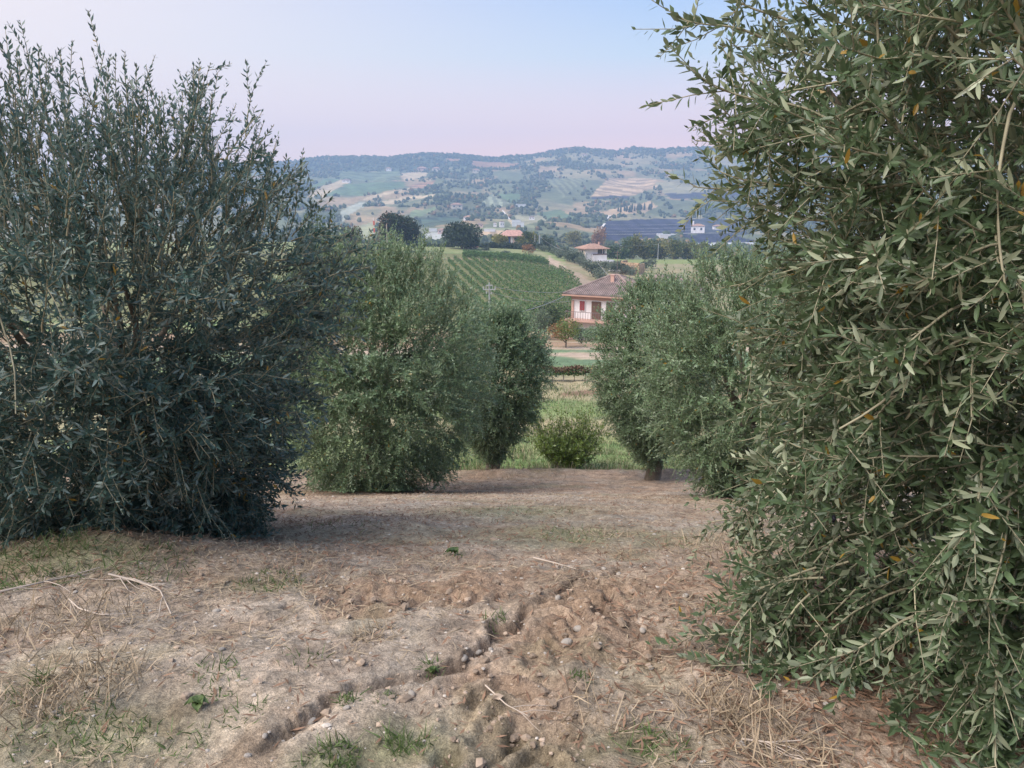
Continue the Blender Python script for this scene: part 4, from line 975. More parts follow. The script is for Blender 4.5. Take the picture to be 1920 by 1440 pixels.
# low pink house on the crest
D = 332.; z3 = EYE+D*float(t_of(457)); e3 = EYE+D*float(t_of(441.5)); H3 = e3-z3; c3 = (X_(962, D), D)
h3 = empty('bungalow', (c3[0], c3[1], z3), 'low pink house with a reddish hipped roof and a blue door behind the crest hedge', 'house', rz=R(4))
boxobj('wall', [(0, 0, H3/2-.5, 9.6, 7, H3+1)], pinkw, h3)
V, F = hip_roof(9.8, 7.2, 2.3, .8, H3, ridge=5.6); pyobj('roof', V, F, tile_o if False else roofmat('clay_tiles_pink', (.42, .25, .21)), h3)
boxobj('door', [(-1.9, -3.53, H3*.5, 1.0, .1, H3*.85)], plain('blue_door', (.06, .10, .20), .5, .1, 2), h3)
boxobj('pillar', [(-3.2, -3.6, H3*.5, .5, .2, H3*.98)], white, h3); boxobj('pillar', [(-.8, -3.6, H3*.5, .5, .2, H3*.98)], white, h3)
boxobj('window', [(.9, -3.53, H3*.6, 1.3, .1, 1.1)], dark, h3)
boxobj('porch', [(7.2, -.5, H3*.45, 4.2, 4.5, H3*.8)], white, h3)
V, F = hip_roof(4.6, 4.9, .7, .5, H3*.86, ridge=1); V = [(a+7.2, b-.5, c) for a, b, c in V]; pyobj('roof', V, F, tile_r, h3)
boxobj('window', [(6.2, -2.8, H3*.4, 1.0, .1, 1.2), (8.1, -2.8, H3*.4, 1.0, .1, 1.2)], dark, h3)
# low red roofed store by the dark tree
def small_house(name, label, px, D, wpx, y_eave, y_base, roofc, wallc, rz=0, depth=.8, rh=.28, flat=False, win=2, group=None, cat='house', tower=None):
    if D > 400:
        x, D, zb = ground_pt(px, y_base, Hbase, 420, 2600)
        hw = (y_base-y_eave)*D/FPX
    else:
        x = X_(px, D, y_base); zb = EYE+D*float(t_of(y_base)); hw = (y_base-y_eave)*D/FPX
    w_ = W_(wpx, D); dp = w_*depth
    r = empty(name, (x, D, zb), label, cat, group, rz=R(rz))
    boxobj('wall', [(0, 0, hw/2-1, w_, dp, hw+2)], wallc, r)
    if flat: boxobj('roof', [(0, 0, hw+.12, w_*1.06, dp*1.06, .24)], roofc, r)
    else:
        V, F = hip_roof(w_, dp, w_*rh*.6, w_*.06, hw, th=.15); pyobj('roof', V, F, roofc, r)
    for i in range(win):
        boxobj('window', [((i+.5)/win*w_-w_/2, -dp/2-.04, hw*.55, w_*.14, .1, hw*.35)], dark, r)
    if tower: boxobj('tower', [(tower*w_, 0, hw*.85, w_*.16, w_*.16, hw*1.7)], wallc, r)
    return r
small_house('farm_store', 'low red roofed store with pale arches at the foot of the dark domed tree', 884, 296, 24, 463, 470, roofmat('store_roof', (.33, .13, .08)), cream, 0, .5, .15, win=3)
ruin = empty('stone_ruin', (X_(1186, 243, 500), 243., Hs(X_(1186, 243, 500), 243.)-.3), 'roofless ochre stone building on the slope behind the pink house', 'building', rz=R(-30))
stm = plain('ochre_masonry', (.40, .28, .18), .95, .4, 1.2, .05, 5)
zt = EYE+243*float(t_of(489))-ruin.location.z
boxobj('wall', [(0, -2.2, zt*.45, 6.0, .5, zt*.9)], stm, ruin); boxobj('wall', [(-2.9, .3, zt*.5, .5, 4.4, zt)], stm, ruin); boxobj('wall', [(2.9, .3, zt*.4, .5, 4.4, zt*.8)], stm, ruin)
boxobj('sill', [(-4.5, -2.5, zt*.28, 4.5, 1.0, .3)], white, ruin)
brick_m = plain('rough_ashlar', (.46, .33, .22), .95, .3, 2)
rgb = np.random.default_rng(9); bm0 = None
for r_i in range(5):
    for c_i in range(7):
        o = boxobj('stone', [(0, 0, 0, .7*rgb.uniform(.7, 1), .16, zt*.16*rgb.uniform(.7, 1))], brick_m, ruin); o.location = (-2.55+c_i*.85+(r_i % 2)*.3-.1, -2.5, zt*(.1+r_i*.17))
far_b = [
 ('hilltop_house', 'cream house on the skyline ridge among trees right of centre', 1096, 2210, 9, 290, 295, tile_o, cream, 0, None),
 ('far_house', 'ochre farm building with an orange roof above the triangular vineyard', 856, 1130, 20, 384, 391, tile_o, cream, 10, None),
 ('far_house', 'white house with an orange roof above the dark rows behind the domed tree', 879, 920, 17, 407, 413, tile_o, white, -10, None),
 ('far_house', 'small tan roofed house half way between the dark domed tree and the white sheds', 899, 860, 13, 421, 426, tile_r, pinkw, 0, None),
 ('far_house', 'pinkish white house on the pale plain left of the dark domed tree', 829, 760, 16, 431, 438, tile_o, pinkw, 6, None),
 ('far_house', 'small white house left of the long white shed in the valley', 928, 850, 6, 418, 425, tile_r, white, 0, None),
 ('far_house', 'narrow white house among valley trees above the low pink house', 941, 850, 8, 416, 426, tile_r, white, 12, None),
 ('far_villa', 'pale villa with a small tower beside dark netted fields', 1308, 860, 24, 424, 436, tile_o, white, -12, -.38),
 ('far_house', 'small white house on the left slope below the ridge forest', 729, 1900, 10, 316, 320, tile_o, white, 0, None),
 ('far_house', 'reddish roofed farm below the ridge forest right of the tan field', 792, 1900, 18, 316, 320, tile_o, pinkw, 0, None),
 ('far_house', 'pale farm just right of the reddish roofed farm below the ridge', 818, 1880, 14, 316, 321, tile_o, cream, 0, None),
 ('far_house', 'ochre farmhouse alone on the slope below the red field', 893, 1750, 13, 319, 324, tile_o, cream, 0, None),
 ('far_house', 'low dark roofed farm at the upper end of the long tan strip on the left', 650, 1650, 14, 338, 342, tile_r, white, 0, None),
 ('far_house', 'tiny pale house high on the ridge slope left of the skyline house', 913, 2150, 12, 292, 296, tile_r, pinkw, 0, None),
 ('far_house', 'pale house at the right edge of the view among dark fields', 1345, 900, 16, 424, 430, tile_o, white, 0, None),
 ('far_house', 'small white house beside the bright sheds on the middle slope', 997, 930, 10, 407, 412, tile_r, white, 0, None)]
for i, (nm, lb, px, D, wp, ye, yb, rc, wc_, rz, tw_) in enumerate(far_b):
    small_house(nm, lb, px, float(D), wp, ye, yb, rc, wc_, rz, .7, .28, win=2, tower=tw_)
sheet = plain('pale_sheet', (.62, .63, .65), .5, .06, .3)
for lb, px, D, wp, ye, yb in [('long white shed in the valley above the low pink house', 971, 850, 22, 417, 424), ('bright cluster of white sheds on the middle slope', 976, 1010, 20, 383, 388), ('pale polytunnel lying at the end of the hedge line', 918, 800, 20, 430, 434), ('low white building in front of the netted field above the tree belt', 1250, 620, 28, 440, 447), ('small white cube store left of the low white building by the netted field', 1237, 640, 11, 438, 444), ('white sheds at the left margin of the pale plain', 812, 800, 14, 429, 434), ('second pair of white sheds on the middle slope, to the lower left', 968, 960, 16, 413, 418)]:
    small_house('farm_shed', lb, px, float(D), wp, ye, yb, sheet, sheet, 3, .5, .15, flat=True, win=0, cat='shed')
# cypresses on the far slope
cym = M['tree_dark']; vC, fC = blobs(np.zeros((1, 3)), [(1, 1, 1)], np.random.default_rng(3), ICO1, .18)
vC = np.stack([vC[:, 0]*(1-.45*vC[:, 2]), vC[:, 1]*(1-.45*vC[:, 2]), vC[:, 2]+1], 1)
cme = np_mesh('cypress', vC, [fC], cym, rnd=np.full(len(vC), .4)); rc = np.random.default_rng(21)
for i in range(34):
    px = rc.uniform(1158, 1222) if i < 24 else rc.uniform(1188, 1222); py = 399-(px-1158)*.11+rc.uniform(-2, 3) if i < 24 else 374+rc.uniform(-2, 2)
    x, y, z = ground_pt(px, py, Hbase, 500, 2400)
    hgt = rc.uniform(7, 12); o = bpy.data.objects.new('cypress_tree', cme); o.location = (x, y, z-.3); o.scale = (1.6, 1.6, hgt/2); link(o)
    tagp(o, 'slim dark cypress in the rows on the clearing across the valley', 'cypress', 'cypresses on the far clearing')
# lanes between the nets
lane = []
def ribbon(pts, wd):
    P = np.array([ground_pt(a, b, Hbase, 400, 2600) for a, b in pts]); wd = wd*1.15; dv = np.gradient(P[:, :2], axis=0); nv_ = norm(np.stack([-dv[:, 1], dv[:, 0]], 1))*wd/2
    a = np.concatenate([P[:, :2]+nv_, P[:, 2:]+.8], 1); b = np.concatenate([P[:, :2]-nv_, P[:, 2:]+.8], 1); n = len(P)
    return np.concatenate([a, b]), np.array([[i, i+1, n+i+1, n+i] for i in range(n-1)])
lm = plain('pale_track', (.62, .58, .54), .9, .1, .2)
for pts, wd in [([(1130, 430), (1200, 430), (1296, 428)], 2), ([(1130, 436), (1200, 435.5), (1296, 433)], 2), ([(1128, 423), (1155, 423), (1200, 423), (1260, 422.5), (1320, 422)], 3), ([(1135, 441), (1180, 440.5), (1230, 440), (1300, 438.5), (1370, 438)], 4), ([(1122, 443), (1128, 428), (1134, 420)], 2.5), ([(1135, 411), (1142, 405)], 6), ([(590, 338), (640, 335), (700, 341), (790, 341)], 3), ([(560, 321), (640, 319), (700, 319)], 3), ([(1327, 349), (1360, 351), (1400, 352)], 3), ([(942, 395), (950, 405), (960, 419)], 1.6)]:
    v, f = ribbon(pts, wd); tagp(np_obj('farm_track', v, [f], lm), kind='structure')
# ------------------------------------------------------------------ poles and wires
def pole(name, label, cat, px, D, ytop, ybase, r, m, arm=None, extra=None, group=None):
    x = X_(px, D, (ytop+ybase)/2); zb = min(EYE+D*float(t_of(ybase)), Hs(x, D)); ht = EYE+D*float(t_of(ytop))-zb
    o = empty(name, (x, D, zb), label, cat, group)
    v, f = tubes(np.array([[[0, 0, -.3], [0, 0, ht/2], [0, 0, ht]]]), [r], [r*.75], 8); np_obj('mast', v, [f], m, parent=o, smooth_=True)
    return o, ht
up, uh = pole('utility_pole', 'grey concrete utility pole with a crossarm and insulators behind the round olive', 'utility pole', 918, 72, 534, 660, .11, M['concrete'])
boxobj('crossarm', [(0, -.2, uh-.42, 1.2, .08, .09)], M['concrete'], up)
boxobj('crossarm', [(0, -.2, uh-.03, .55, .1, .1)], M['concrete'], up)
for xx, zz in ((-.55, uh-.3), (.55, uh-.3), (0, uh+.1), (-.25, uh-.75), (.2, uh-.8)):
    v, f = tubes(np.array([[[xx, -.2, zz-.06], [xx, -.2, zz+.06], [xx, -.2, zz+.16]]]), [.07], [.05], 7); np_obj('insulator', v, [f], M['concrete'], parent=up)
boxobj('bracket', [(-.3, -.2, uh-.25, .05, .05, .45), (.3, -.2, uh-.25, .05, .05, .45)], M['concrete'], up)
pole('pole', 'slim pale pole in front of the large rust edged tree', 'pole', 726, 200, 420, 480, .16, M['wood_pole'])
pole('pole', 'dark slim pole right of the telecom mast on the crest', 'pole', 711, 255, 432, 462, .12, M['wood_pole'])
pole('pole', 'left one of the two pale posts beside the track', 'pole', 1003, 318, 440, 465, .16, M['concrete'])
pole('pole', 'right one of the two pale posts beside the track', 'pole', 1011.5, 316, 440, 466, .2, M['concrete'])
pole('pole', 'pale pole standing in front of the tree belt', 'pole', 1234, 335, 456, 488, .17, M['concrete'])
pole('pole', 'thin white pole in front of the tall white house', 'pole', 1108.5, 270, 476, 497, .1, M['concrete'])
tm_, th2 = pole('telecom_mast', 'thin red and white telecom mast on the crest left of the large tree', 'mast', 702, 400, 408, 470, .28, plain('mast_white', (.6, .55, .55), .6, .05, 1))
boxobj('band', [(0, 0, th2*f_, .8, .8, th2*.13) for f_ in (.36, .62, .84)], plain('mast_red', (.50, .12, .08), .6, .05, 1), tm_)
def wire(label, a, b, sag, r=.018, n=14, group='overhead wires'):
    t = np.linspace(0, 1, n)[:, None]; P = np.array(a)*(1-t)+np.array(b)*t; P[:, 2] -= sag*4*(t*(1-t))[:, 0]
    v, f = tubes(P[None], [r], [r], 4); o = np_obj('overhead_wire', v, [f], M['wire']); tagp(o, label, 'wire', group)
ux, uy, uz = up.location
def at(px, py, D): return (X_(px, D, py), D, EYE+D*float(t_of(py)))
wire('upper thin wire running from the pole crossarm past the vineyard to the pink house', (ux+.55, uy-.2, uz+uh-.2), at(1060, 547, 88), .25)
wire('lower thin wire running level in front of the vineyard to the pink house', (ux+.2, uy-.2, uz+uh-.7), at(1068, 565, 88), .4)
wire('thicker drooping cable rising from the olive tops to the eave of the pink house', at(940, 592, 66), at(1057, 556, 87), .25, .03)
wire('wire dropping from the white house towards the antenna of the pink house', at(1114, 482, 270), at(1143, 518, 97), .3, .03)
wire('wire descending to the right from the posts by the track', at(1011, 442, 316), at(1060, 470, 268), .8, .03)
wire('level wire from the posts beside the track across the valley to the tree belt pole', at(1011, 444, 316), at(1234, 458, 335), 2.0, .03)
# ------------------------------------------------------------------ litter, stones, grass on the soil
rl = np.random.default_rng(77)
def scatter(n, dmin=1.7, dmax=15, pw=1.0, lim=.72):
    y = dmin*np.exp(rl.random(n)**pw*math.log(dmax/dmin)); x = rl.uniform(-lim, lim, n)*(y+.4)
    return x, y
def strips(name, n, x, y, L, wdt, m, label=None, lift=.004, tilt=.12, curve=.25, parent=None):
    a = rl.uniform(0, 6.283, n); tl = rl.normal(0, tilt, n)
    L = L*rl.uniform(.4, 1.2, n); d = np.stack([np.cos(a)*np.cos(tl), np.sin(a)*np.cos(tl), np.abs(np.sin(tl))], 1)
    sd_ = np.stack([-np.sin(a), np.cos(a), rl.normal(0, .3, n)], 1); sd_ = norm(sd_)
    z = H(x, y); p = np.stack([x, y, z+lift*rl.uniform(.3, 1.6, n)], 1)
    q1 = p+d*L[:, None]*.5+sd_*(L*rl.normal(0, curve, n))[:, None]*.3; q2 = p+d*L[:, None]
    for q in (q1, q2): q[:, 2] = np.maximum(q[:, 2], H(q[:, 0], q[:, 1])+.003)
    W = (wdt*rl.uniform(.6, 1.3, n))[:, None]*sd_/2
    v = np.stack([p-W, p+W, q1+W, q1-W, q2+W*.5, q2-W*.5], 1).reshape(-1, 3); k = np.arange(n)[:, None]*6
    f = np.concatenate([k+np.array([0, 1, 2, 3]), k+np.array([3, 2, 4, 5])])
    o = np_obj(name, v, [f], M[m], rnd=np.repeat(rl.beta(1.6, 1.6, n)*.97, 6)); tagp(o, label, kind='stuff'); return o
# straw everywhere, denser where the soil carries it
x, y = scatter(64000, pw=.85); wgt = smooth(-.08, .3, fbm(x*1.3, y*1.3, 3, 240))*(.35+.65*smooth(2.4, 5, y)); k = rl.random(len(x)) < wgt
x, y = x[k], y[k]; strips('straw', len(x), x, y, .075, .0034, 'dry_grass', 'dry straw and stalks strewn over the orchard soil')
# dead leaves: under the right tree and under the left one
def leafl(name, cx, cy, sx_, sy_, n, label):
    x = rl.normal(cx, sx_, n); y = rl.normal(cy, sy_, n); k = (y > 1.5) & (y < 14.5); x, y = x[k], y[k]; n = len(x)
    a = rl.uniform(0, 6.283, n); d = norm(np.stack([np.cos(a), np.sin(a), rl.normal(0, .2, n)], 1)); nn = norm(np.stack([rl.normal(0, .35, n), rl.normal(0, .35, n), np.ones(n)], 1)); nn = norm(nn-d*np.sum(nn*d, 1, keepdims=True))
    v, f, nv = leaf_geo(np.stack([x, y, H(x, y)+rl.uniform(.004, .014, n)], 1), d, nn, .05*rl.uniform(.7, 1.15, n), .19, False)
    tagp(np_obj(name, v, [f], M['dead_leaf'], rnd=np.repeat(rl.beta(1.5, 1.5, n)*.98, nv)), label, kind='stuff')
leafl('fallen_leaves', 1.75, 2.35, .75, .8, 11000, 'brown fallen olive leaves littering the soil under the nearest tree')
leafl('fallen_leaves', -2.6, 5.0, 1.2, 1.0, 7000, 'brown fallen olive leaves under the dark left tree')
leafl('fallen_leaves', -1.9, 11.5, 1.8, 1.4, 6000, 'brown fallen olive leaves under the round bushy tree')
leafl('fallen_leaves', .2, 5.5, 2.6, 2.6, 7000, 'scattered fallen olive leaves between the tree rows')
# pebbles and clods
x, y = scatter(2600, pw=.8); n = len(x); s = .0032*np.exp(rl.normal(0, .45, n))*(1+.12*y)
v, f = blobs(np.stack([x, y, H(x, y)+s*.2], 1), np.stack([s*rl.uniform(.8, 1.5, n), s*rl.uniform(.8, 1.3, n), s*.6], 1), rl, ICO0, .22)
tagp(np_obj('pebbles', v, [f], M['stone']), 'small pale pebbles strewn over the soil', kind='stuff')
x, y = scatter(20000, pw=.8); _, ch_, dk_, _, _ = Hdetail(x, y); k = rl.random(len(x)) < np.clip(ch_*.45+dk_*.95+.04+.22*smooth(-.1, .3, fbm(x*2, y*2, 2, 250)), 0, 1); x, y = x[k], y[k]; n = len(x)
s = .0045*np.exp(rl.normal(0, .6, n)); s = np.minimum(s, .020)
v, f = blobs(np.stack([x, y, H(x, y)+s*.25], 1), np.stack([s*rl.uniform(.8, 1.5, n), s*rl.uniform(.8, 1.3, n), s*.75], 1), rl, ICO0, .35)
tagp(np_obj('soil_clods', v, [f], M['clod']), 'crumbly brown clods turned up along the wheel tracks', kind='stuff')
# larger clods, each its own
cm = []
for i in range(4):
    vv, ff = blobs(np.zeros((1, 3)), [(1, .8, .6)], np.random.default_rng(500+i), ICO1, .28); me = bpy.data.meshes.new('clod'); me.from_pydata(vv.tolist(), [], ff.tolist()); me.materials.append(M['clod']); cm.append(me)
sm2 = []
for i in range(4):
    vv, ff = blobs(np.zeros((1, 3)), [(1, .75, .6)], np.random.default_rng(520+i), ICO2, .05); me = bpy.data.meshes.new('stone'); me.from_pydata(vv.tolist(), [], ff.tolist()); me.polygons.foreach_set('use_smooth', [True]*len(me.polygons)); me.materials.append(M['stone']); sm2.append(me)
def put(name, me, px, py, wpx, label, cat, group, rg_):
    x, y, z = ground_pt(px, py, H); s = wpx/FPX*math.hypot(x, y, z-EYE)/2*(.6 if name == 'soil_clod' else .85)
    o = bpy.data.objects.new(name, me); o.location = (x, y, z+s*.22); o.scale = (s, s, s); o.rotation_euler = (rg_.uniform(-.3, .3), rg_.uniform(-.3, .3), rg_.uniform(0, 6)); link(o)
    tagp(o, label, cat, group)
rk = random.Random(4)
CL = [(905, 1062, 34), (930, 1095, 26), (842, 1112, 28), (700, 1128, 26), (760, 1140, 30), (1010, 1112, 22), (1165, 1170, 36), (1120, 1215, 30), (1060, 1195, 26), (910, 1240, 34), (892, 1262, 22), (1020, 1300, 30), (1035, 1325, 34), (1090, 1290, 40), (965, 1385, 36), (920, 1370, 26), (1000, 1400, 24), (850, 1390, 20), (1180, 1205, 26), (1215, 1235, 26), (640, 1110, 26), (1000, 1232, 24), (1240, 1165, 24), (820, 1290, 20), (930, 1310, 22), (1075, 1345, 26), (1060, 1375, 24)]
for i, (px, py, wp) in enumerate(CL):
    put('soil_clod', cm[i % 4], px, py, wp, 'brown earth clod, {1} from the left in the {0} churned soil'.format(*rank(CL, i, lambda c: c[0], lambda c: 'near' if c[1] > 1260 else 'middle' if c[1] > 1150 else 'farther')), 'clod', 'larger clods of earth in the wheel tracks', rk)
ST = [(1390, 1404, 26, 'largest pale rounded stone, at the lower right below the dry grass'), (1285, 1120, 16, 'rosy round stone beside the crack on the right'), (1046, 1124, 16, 'white stone between the two upper wheel tracks'), (772, 1302, 18, 'smooth oval stone below the ledge of the rut'), (874, 1150, 12, 'bright white pebble at the edge of the churned soil'), (920, 1220, 14, 'small pale stone above the end of the rut'), (897, 1229, 16, 'flat pale stone right at the end of the rut'), (870, 1238, 20, 'long flat pale stone touching the end of the rut'), (585, 1355, 20, 'rounded pale stone inside the rut near its lower end'), (1062, 1208, 26, 'broad buff stone right of the two wheel tracks'), (1085, 1182, 24, 'flat buff stone above the broad buff one'), (1205, 1184, 18, 'flat stone at the right end of the churned soil'), (1220, 1255, 14, 'white pebble by the thin crack at the right'), (406, 1148, 16, 'pale stone right of the fallen dry branch'), (154, 1244, 12, 'whitish stone alone in the left foreground'), (455, 1188, 12, 'pale stone in the bare soil left of centre'), (190, 1274, 14, 'grey white stone above the dark dry tuft'), (416, 1219, 14, 'bluish white stone left of centre'), (616, 1207, 12, 'pale stone on the soil above the rut'), (1132, 1068, 12, 'pale pebble at the foot of the upper crack'), (1160, 1078, 14, 'white stone in the hollow of the upper crack'), (100, 1343, 18, 'pinkish stone in the left foreground grass'), (1518, 1330, 10, 'round pebble under the nearest tree'), (497, 1386, 14, 'pale stone left of the lower end of the rut'), (650, 1330, 16, 'pale stone on the lower side of the rut')]
for i, (px, py, wp, lb) in enumerate(ST): put('stone', sm2[i % 4], px, py, wp, lb, 'stone', None, rk)
# grass
def tuft(name, label, px, py, n, L, spread, m, cat='grass tuft', group=None, wdt=.004, seed=0):
    rg = np.random.default_rng(600+seed+int(px)); x0, y0, z0 = ground_pt(px, py, H)
    a = rg.uniform(0, 6.283, n); r = spread*np.sqrt(rg.random(n)); X = np.cos(a)*r; Y = np.sin(a)*r*1.1
    Z = H(X+x0, Y+y0)-z0; le = L*rg.uniform(.4, 1.1, n)
    d = np.stack([rg.normal(0, .45, n), rg.normal(0, .45, n), np.full(n, .9)], 1); P = shoots(rg, np.stack([X, Y, Z-.005], 1), d, le, 4, .9, 0, .08)
    b = norm(np.cross(d, rg.normal(0, 1, (n, 3)))); W = b*(wdt*rg.uniform(.7, 1.3, n))[:, None]/2
    v = np.stack([P[:, 0]-W, P[:, 0]+W, P[:, 1]+W, P[:, 1]-W, P[:, 2]+W*.7, P[:, 2]-W*.7, P[:, 3]+W*.2, P[:, 3]-W*.2], 1).reshape(-1, 3); k = np.arange(n)[:, None]*8
    f = np.concatenate([k+np.array([0, 1, 2, 3]), k+np.array([3, 2, 4, 5]), k+np.array([5, 4, 6, 7])])
    o = np_obj(name, v, [f], M[m], rnd=np.repeat(rg.beta(2, 2, n)*.97, 8)); o.location = (x0, y0, z0); tagp(o, label, cat, group, kind=None if cat else 'stuff'); return o
TG = [(150, 1345, 120, .05, .13), (215, 1385, 160, .05, .12), (90, 1390, 90, .05, .15), (620, 1428, 260, .06, .09), (745, 1405, 60, .08, .05), (785, 1400, 40, .07, .05), (395, 1258, 60, .06, .10), (415, 1290, 50, .05, .07), (505, 1097, 160, .07, .16), (290, 1062, 180, .08, .2), (25, 1070, 380, .10, .35), (110, 1062, 300, .10, .3), (655, 1312, 60, .05, .04), (812, 1264, 50, .05, .04), (1090, 1270, 40, .05, .04), (345, 1395, 60, .05, .08), (1190, 1390, 70, .06, .08), (1240, 1400, 60, .06, .08), (1080, 1000, 120, .06, .30), (930, 1165, 50, .05, .06), (720, 1310, 40, .04, .05), (55, 1300, 50, .07, .08), (80, 1275, 40, .09, .03), (460, 1340, 50, .05, .08), (560, 1240, 40, .05, .1), (1750, 1410, 60, .06, .05), (955, 958, 160, .06, .6), (850, 1040, 30, .06, .08), (1300, 1020, 70, .06, .25), (640, 985, 90, .07, .35)]
for i, (px, py, n, L, sp) in enumerate(TG): tuft('grass_tuft', 'fresh green grass tuft, {1} from the left on the {0} soil'.format(*rank(TG, i, lambda c: c[0], lambda c: 'foreground' if c[1] > 1330 else 'nearer middle' if c[1] > 1200 else 'farther')), px, py, n, L, sp, 'grass', group='green grass tufts on the soil', seed=i)
TD = [(150, 1290, 340, .11, .20, 'dark matted tuft of dry stalks in the left foreground'), (60, 1330, 260, .10, .2, 'dry stalk mat at the left edge below the dark matted tuft'), (1400, 1370, 260, .13, .16, 'pale tangle of dry grass above the largest stone'), (1350, 1330, 160, .10, .14, 'thin pale dry grass left of the nearest tree'), (1490, 1420, 130, .11, .14, 'dry grass at the bottom edge below the nearest tree'), (700, 1190, 90, .07, .08, 'small bleached tuft above the middle of the rut'), (1330, 1030, 220, .12, .35, 'reddish dry weeds on the soil in front of the pale green olive'), (1100, 1012, 90, .08, .3, 'faint dry weeds left of the reddish dry weeds'), (120, 1170, 260, .16, .3, 'brown dry stalks below the left tree'), (980, 895, 500, .26, .9, 'dry grass stems standing along the terrace edge'), (1160, 1040, 60, .08, .12, 'dark dry sprig above the upper crack'), (560, 1080, 90, .09, .2, 'low dry tuft left of the churned soil'), (1100, 1345, 60, .12, .12, 'thin reddish stalks right of the wheel track')]
for i, (px, py, n, L, sp, lb) in enumerate(TD): tuft('dry_grass_tuft', lb, px, py, n, L, sp, 'dry_grass', seed=50+i)
# leafy weed
def weed(label, px, py, n, ll, seed):
    x0, y0, z0 = ground_pt(px, py, H); rg = np.random.default_rng(seed); r = empty('weed', (x0, y0, z0), label, 'weed')
    for i in range(n):
        a = rg.uniform(0, 6.283); e = rg.uniform(.25, .8); q = ll*rg.uniform(.7, 1.1)
        st = [(0, .02), (.25, .22), (.5, .36), (.75, .30), (.95, .1), (1, .01)]; V = []; F = []
        for j, (s, wd) in enumerate(st):
            wv_ = wd*(1+.25*(j % 2)); c = Vector((0, s*q, .02*math.sin(s*3)-.25*s*s*q)); V += [c+Vector((wv_*q, 0, .01)), c, c+Vector((-wv_*q, 0, .01))]
        for j in range(5): k = j*3; F += [(k, k+1, k+4, k+3), (k+1, k+2, k+5, k+4)]
        mt = Matrix.Rotation(a, 4, 'Z') @ Matrix.Rotation(e, 4, 'X')
        me = np_mesh('leaf', np.array([mt @ v for v in V]), [np.array(F)], M['grass'], rnd=np.full(len(V), .35+.3*rg.random()), smooth_=True)
        link(bpy.data.objects.new('leaf', me), r)
weed('broad leaved green weed in the left foreground above the rut', 372, 1326, 11, .045, 1)
weed('small yellow green weed in the middle of the bare soil', 853, 1040, 7, .06, 2)
weed('low leafy weed just under the ledge of the rut', 812, 1266, 6, .03, 3)
weed('single leafy weed at the lower right corner under the nearest tree', 1815, 1415, 6, .035, 4)
# fallen dry branches
bm_ = plain('bleached_twig', (.44, .37, .31), .8, .2, 10)
def dead_branch(label, pts, r, nside, seed):
    rg = np.random.default_rng(seed); P = np.array([ground_pt(a, b, H) for a, b in pts]); P[:, 2] += r*1.5+.012
    t = np.linspace(0, len(P)-1, 14); i = np.clip(t.astype(int), 0, len(P)-2); f = (t-i)[:, None]; Q = P[i]*(1-f)+P[i+1]*f
    c = Q[0].copy(); root = empty('dry_branch', c, label, 'branch')
    v, ff = tubes((Q-c)[None], [r], [r*.45], 6); np_obj('stem', v, [ff], bm_, parent=root, smooth_=True)
    for k in range(nside):
        j = rg.integers(1, 12); d = norm(Q[j+1]-Q[j])[None]+rg.normal(0, .5, (1, 3)); d[0, 2] = abs(d[0, 2])*.4
        S = shoots(rg, (Q[j]-c)[None], d, [rg.uniform(.12, .35)], 7, .8, 0, .1); S[..., 2] = np.maximum(S[..., 2], H(S[..., 0]+c[0], S[..., 1]+c[1])-c[2]+.006)
        v, ff = tubes(S, [r*.5], [r*.2], 5); np_obj('twig', v, [ff], bm_, parent=root, smooth_=True)
dead_branch('long bleached dry branch lying below the left tree', [(2, 1118), (60, 1104), (120, 1092), (190, 1072)], .006, 7, 1)
dead_branch('forked bleached dry branch right of the long one', [(205, 1086), (250, 1096), (300, 1112), (322, 1160)], .006, 9, 2)
dead_branch('curved dry twig on the soil between the two bleached branches', [(130, 1130), (150, 1150), (190, 1160), (240, 1158)], .004, 5, 3)
dead_branch('short dry stick lying across the wheel track', [(910, 1296), (950, 1330), (990, 1350)], .003, 3, 4)
dead_branch('dark stick at the end of the wheel track above the rut', [(1000, 1052), (1040, 1062), (1080, 1074)], .006, 6, 5)
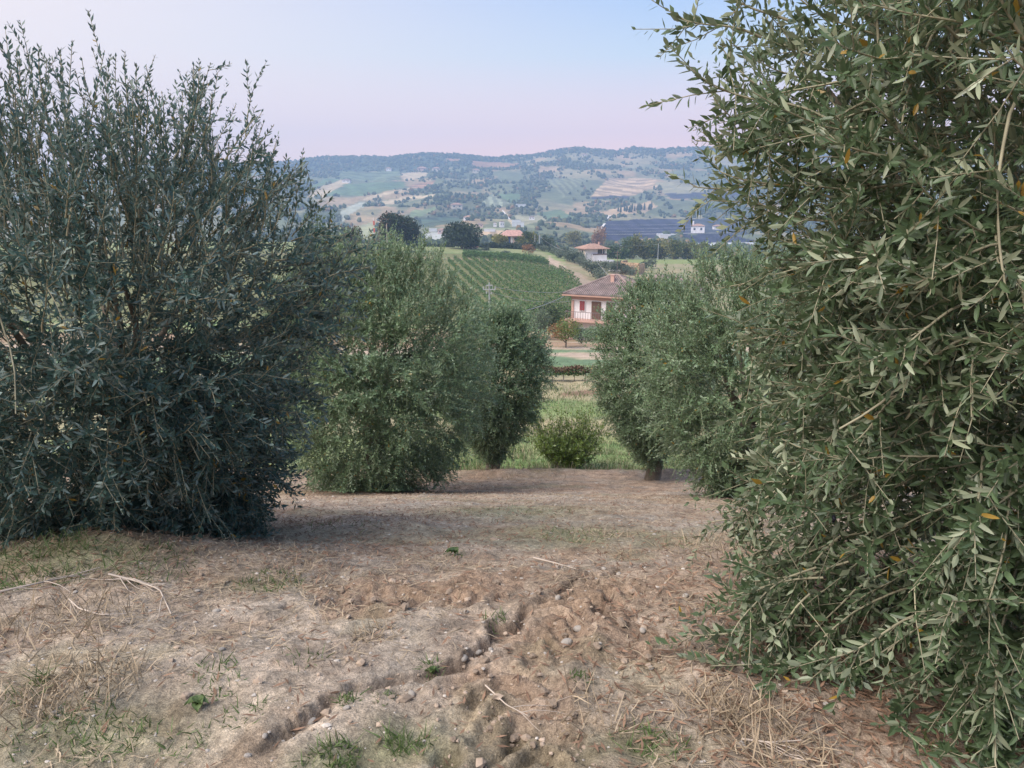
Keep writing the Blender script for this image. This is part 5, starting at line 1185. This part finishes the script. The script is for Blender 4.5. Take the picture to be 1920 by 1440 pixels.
dead_branch('dry twig in the soil under the nearest tree', [(1390, 1395), (1440, 1402), (1500, 1398)], .004, 5, 6)
# field grass beyond the terrace: blades
def blades(name, label, n, y0, y1, s0, s1, L, wdt, m, base_m=None):
    y = y0*np.exp(rl.random(n)*math.log(y1/y0)); x = rl.uniform(s0, s1, n)*y; z = H(x, y)+np.where(y > 17.2, fbm(x*1.2, y*1.2, 3, 130)*.12*(1-smooth(40, 90, y)), 0)
    le = L*rl.uniform(.4, 1.2, n)*(1+.8*smooth(.0, .3, fbm(x*.5, y*.5, 2, 260))); d = norm(np.stack([rl.normal(0, .35, n), rl.normal(0, .35, n), np.ones(n)], 1))
    W = np.stack([np.cos(a_ := rl.uniform(0, 6.283, n)), np.sin(a_), np.zeros(n)], 1)*(wdt*(.6+y/20))[:, None]/2; p = np.stack([x, y, z-.01], 1); tip = p+d*le[:, None]
    v = np.stack([p-W, p+W, tip+W*.2, tip-W*.2], 1).reshape(-1, 3); f = np.arange(n)[:, None]*4+np.array([0, 1, 2, 3])
    tagp(np_obj(name, v, [f], M[m], rnd=np.repeat(rl.beta(2, 2, n)*.97, 4)), label, kind='stuff')
blades('field_grass', 'rough green grass growing in the field beyond the terrace edge', 30000, 15.6, 44, -.16, .32, .13, .012, 'grass')
blades('dry_field_grass', 'dry straw coloured grass mixed into the field beyond the terrace', 11000, 15.3, 44, -.16, .32, .15, .009, 'dry_grass')
# ------------------------------------------------------------------ air
hz = bpy.data.materials.new('air_haze'); hz.use_nodes = True; t = hz.node_tree; t.nodes.clear(); o_ = t.nodes.new('ShaderNodeOutputMaterial'); pv = t.nodes.new('ShaderNodeVolumePrincipled')
pv.inputs['Color'].default_value = (.40, .58, .90, 1); pv.inputs['Density'].default_value = HAZE; pv.inputs['Anisotropy'].default_value = .1
t.links.new(pv.outputs[0], o_.inputs['Volume'])
hb = boxobj('haze', [(0, 1300, 65, 6800, 2760, 330)], hz); tagp(hb, 'pale blue air haze filling the valley', kind='stuff')
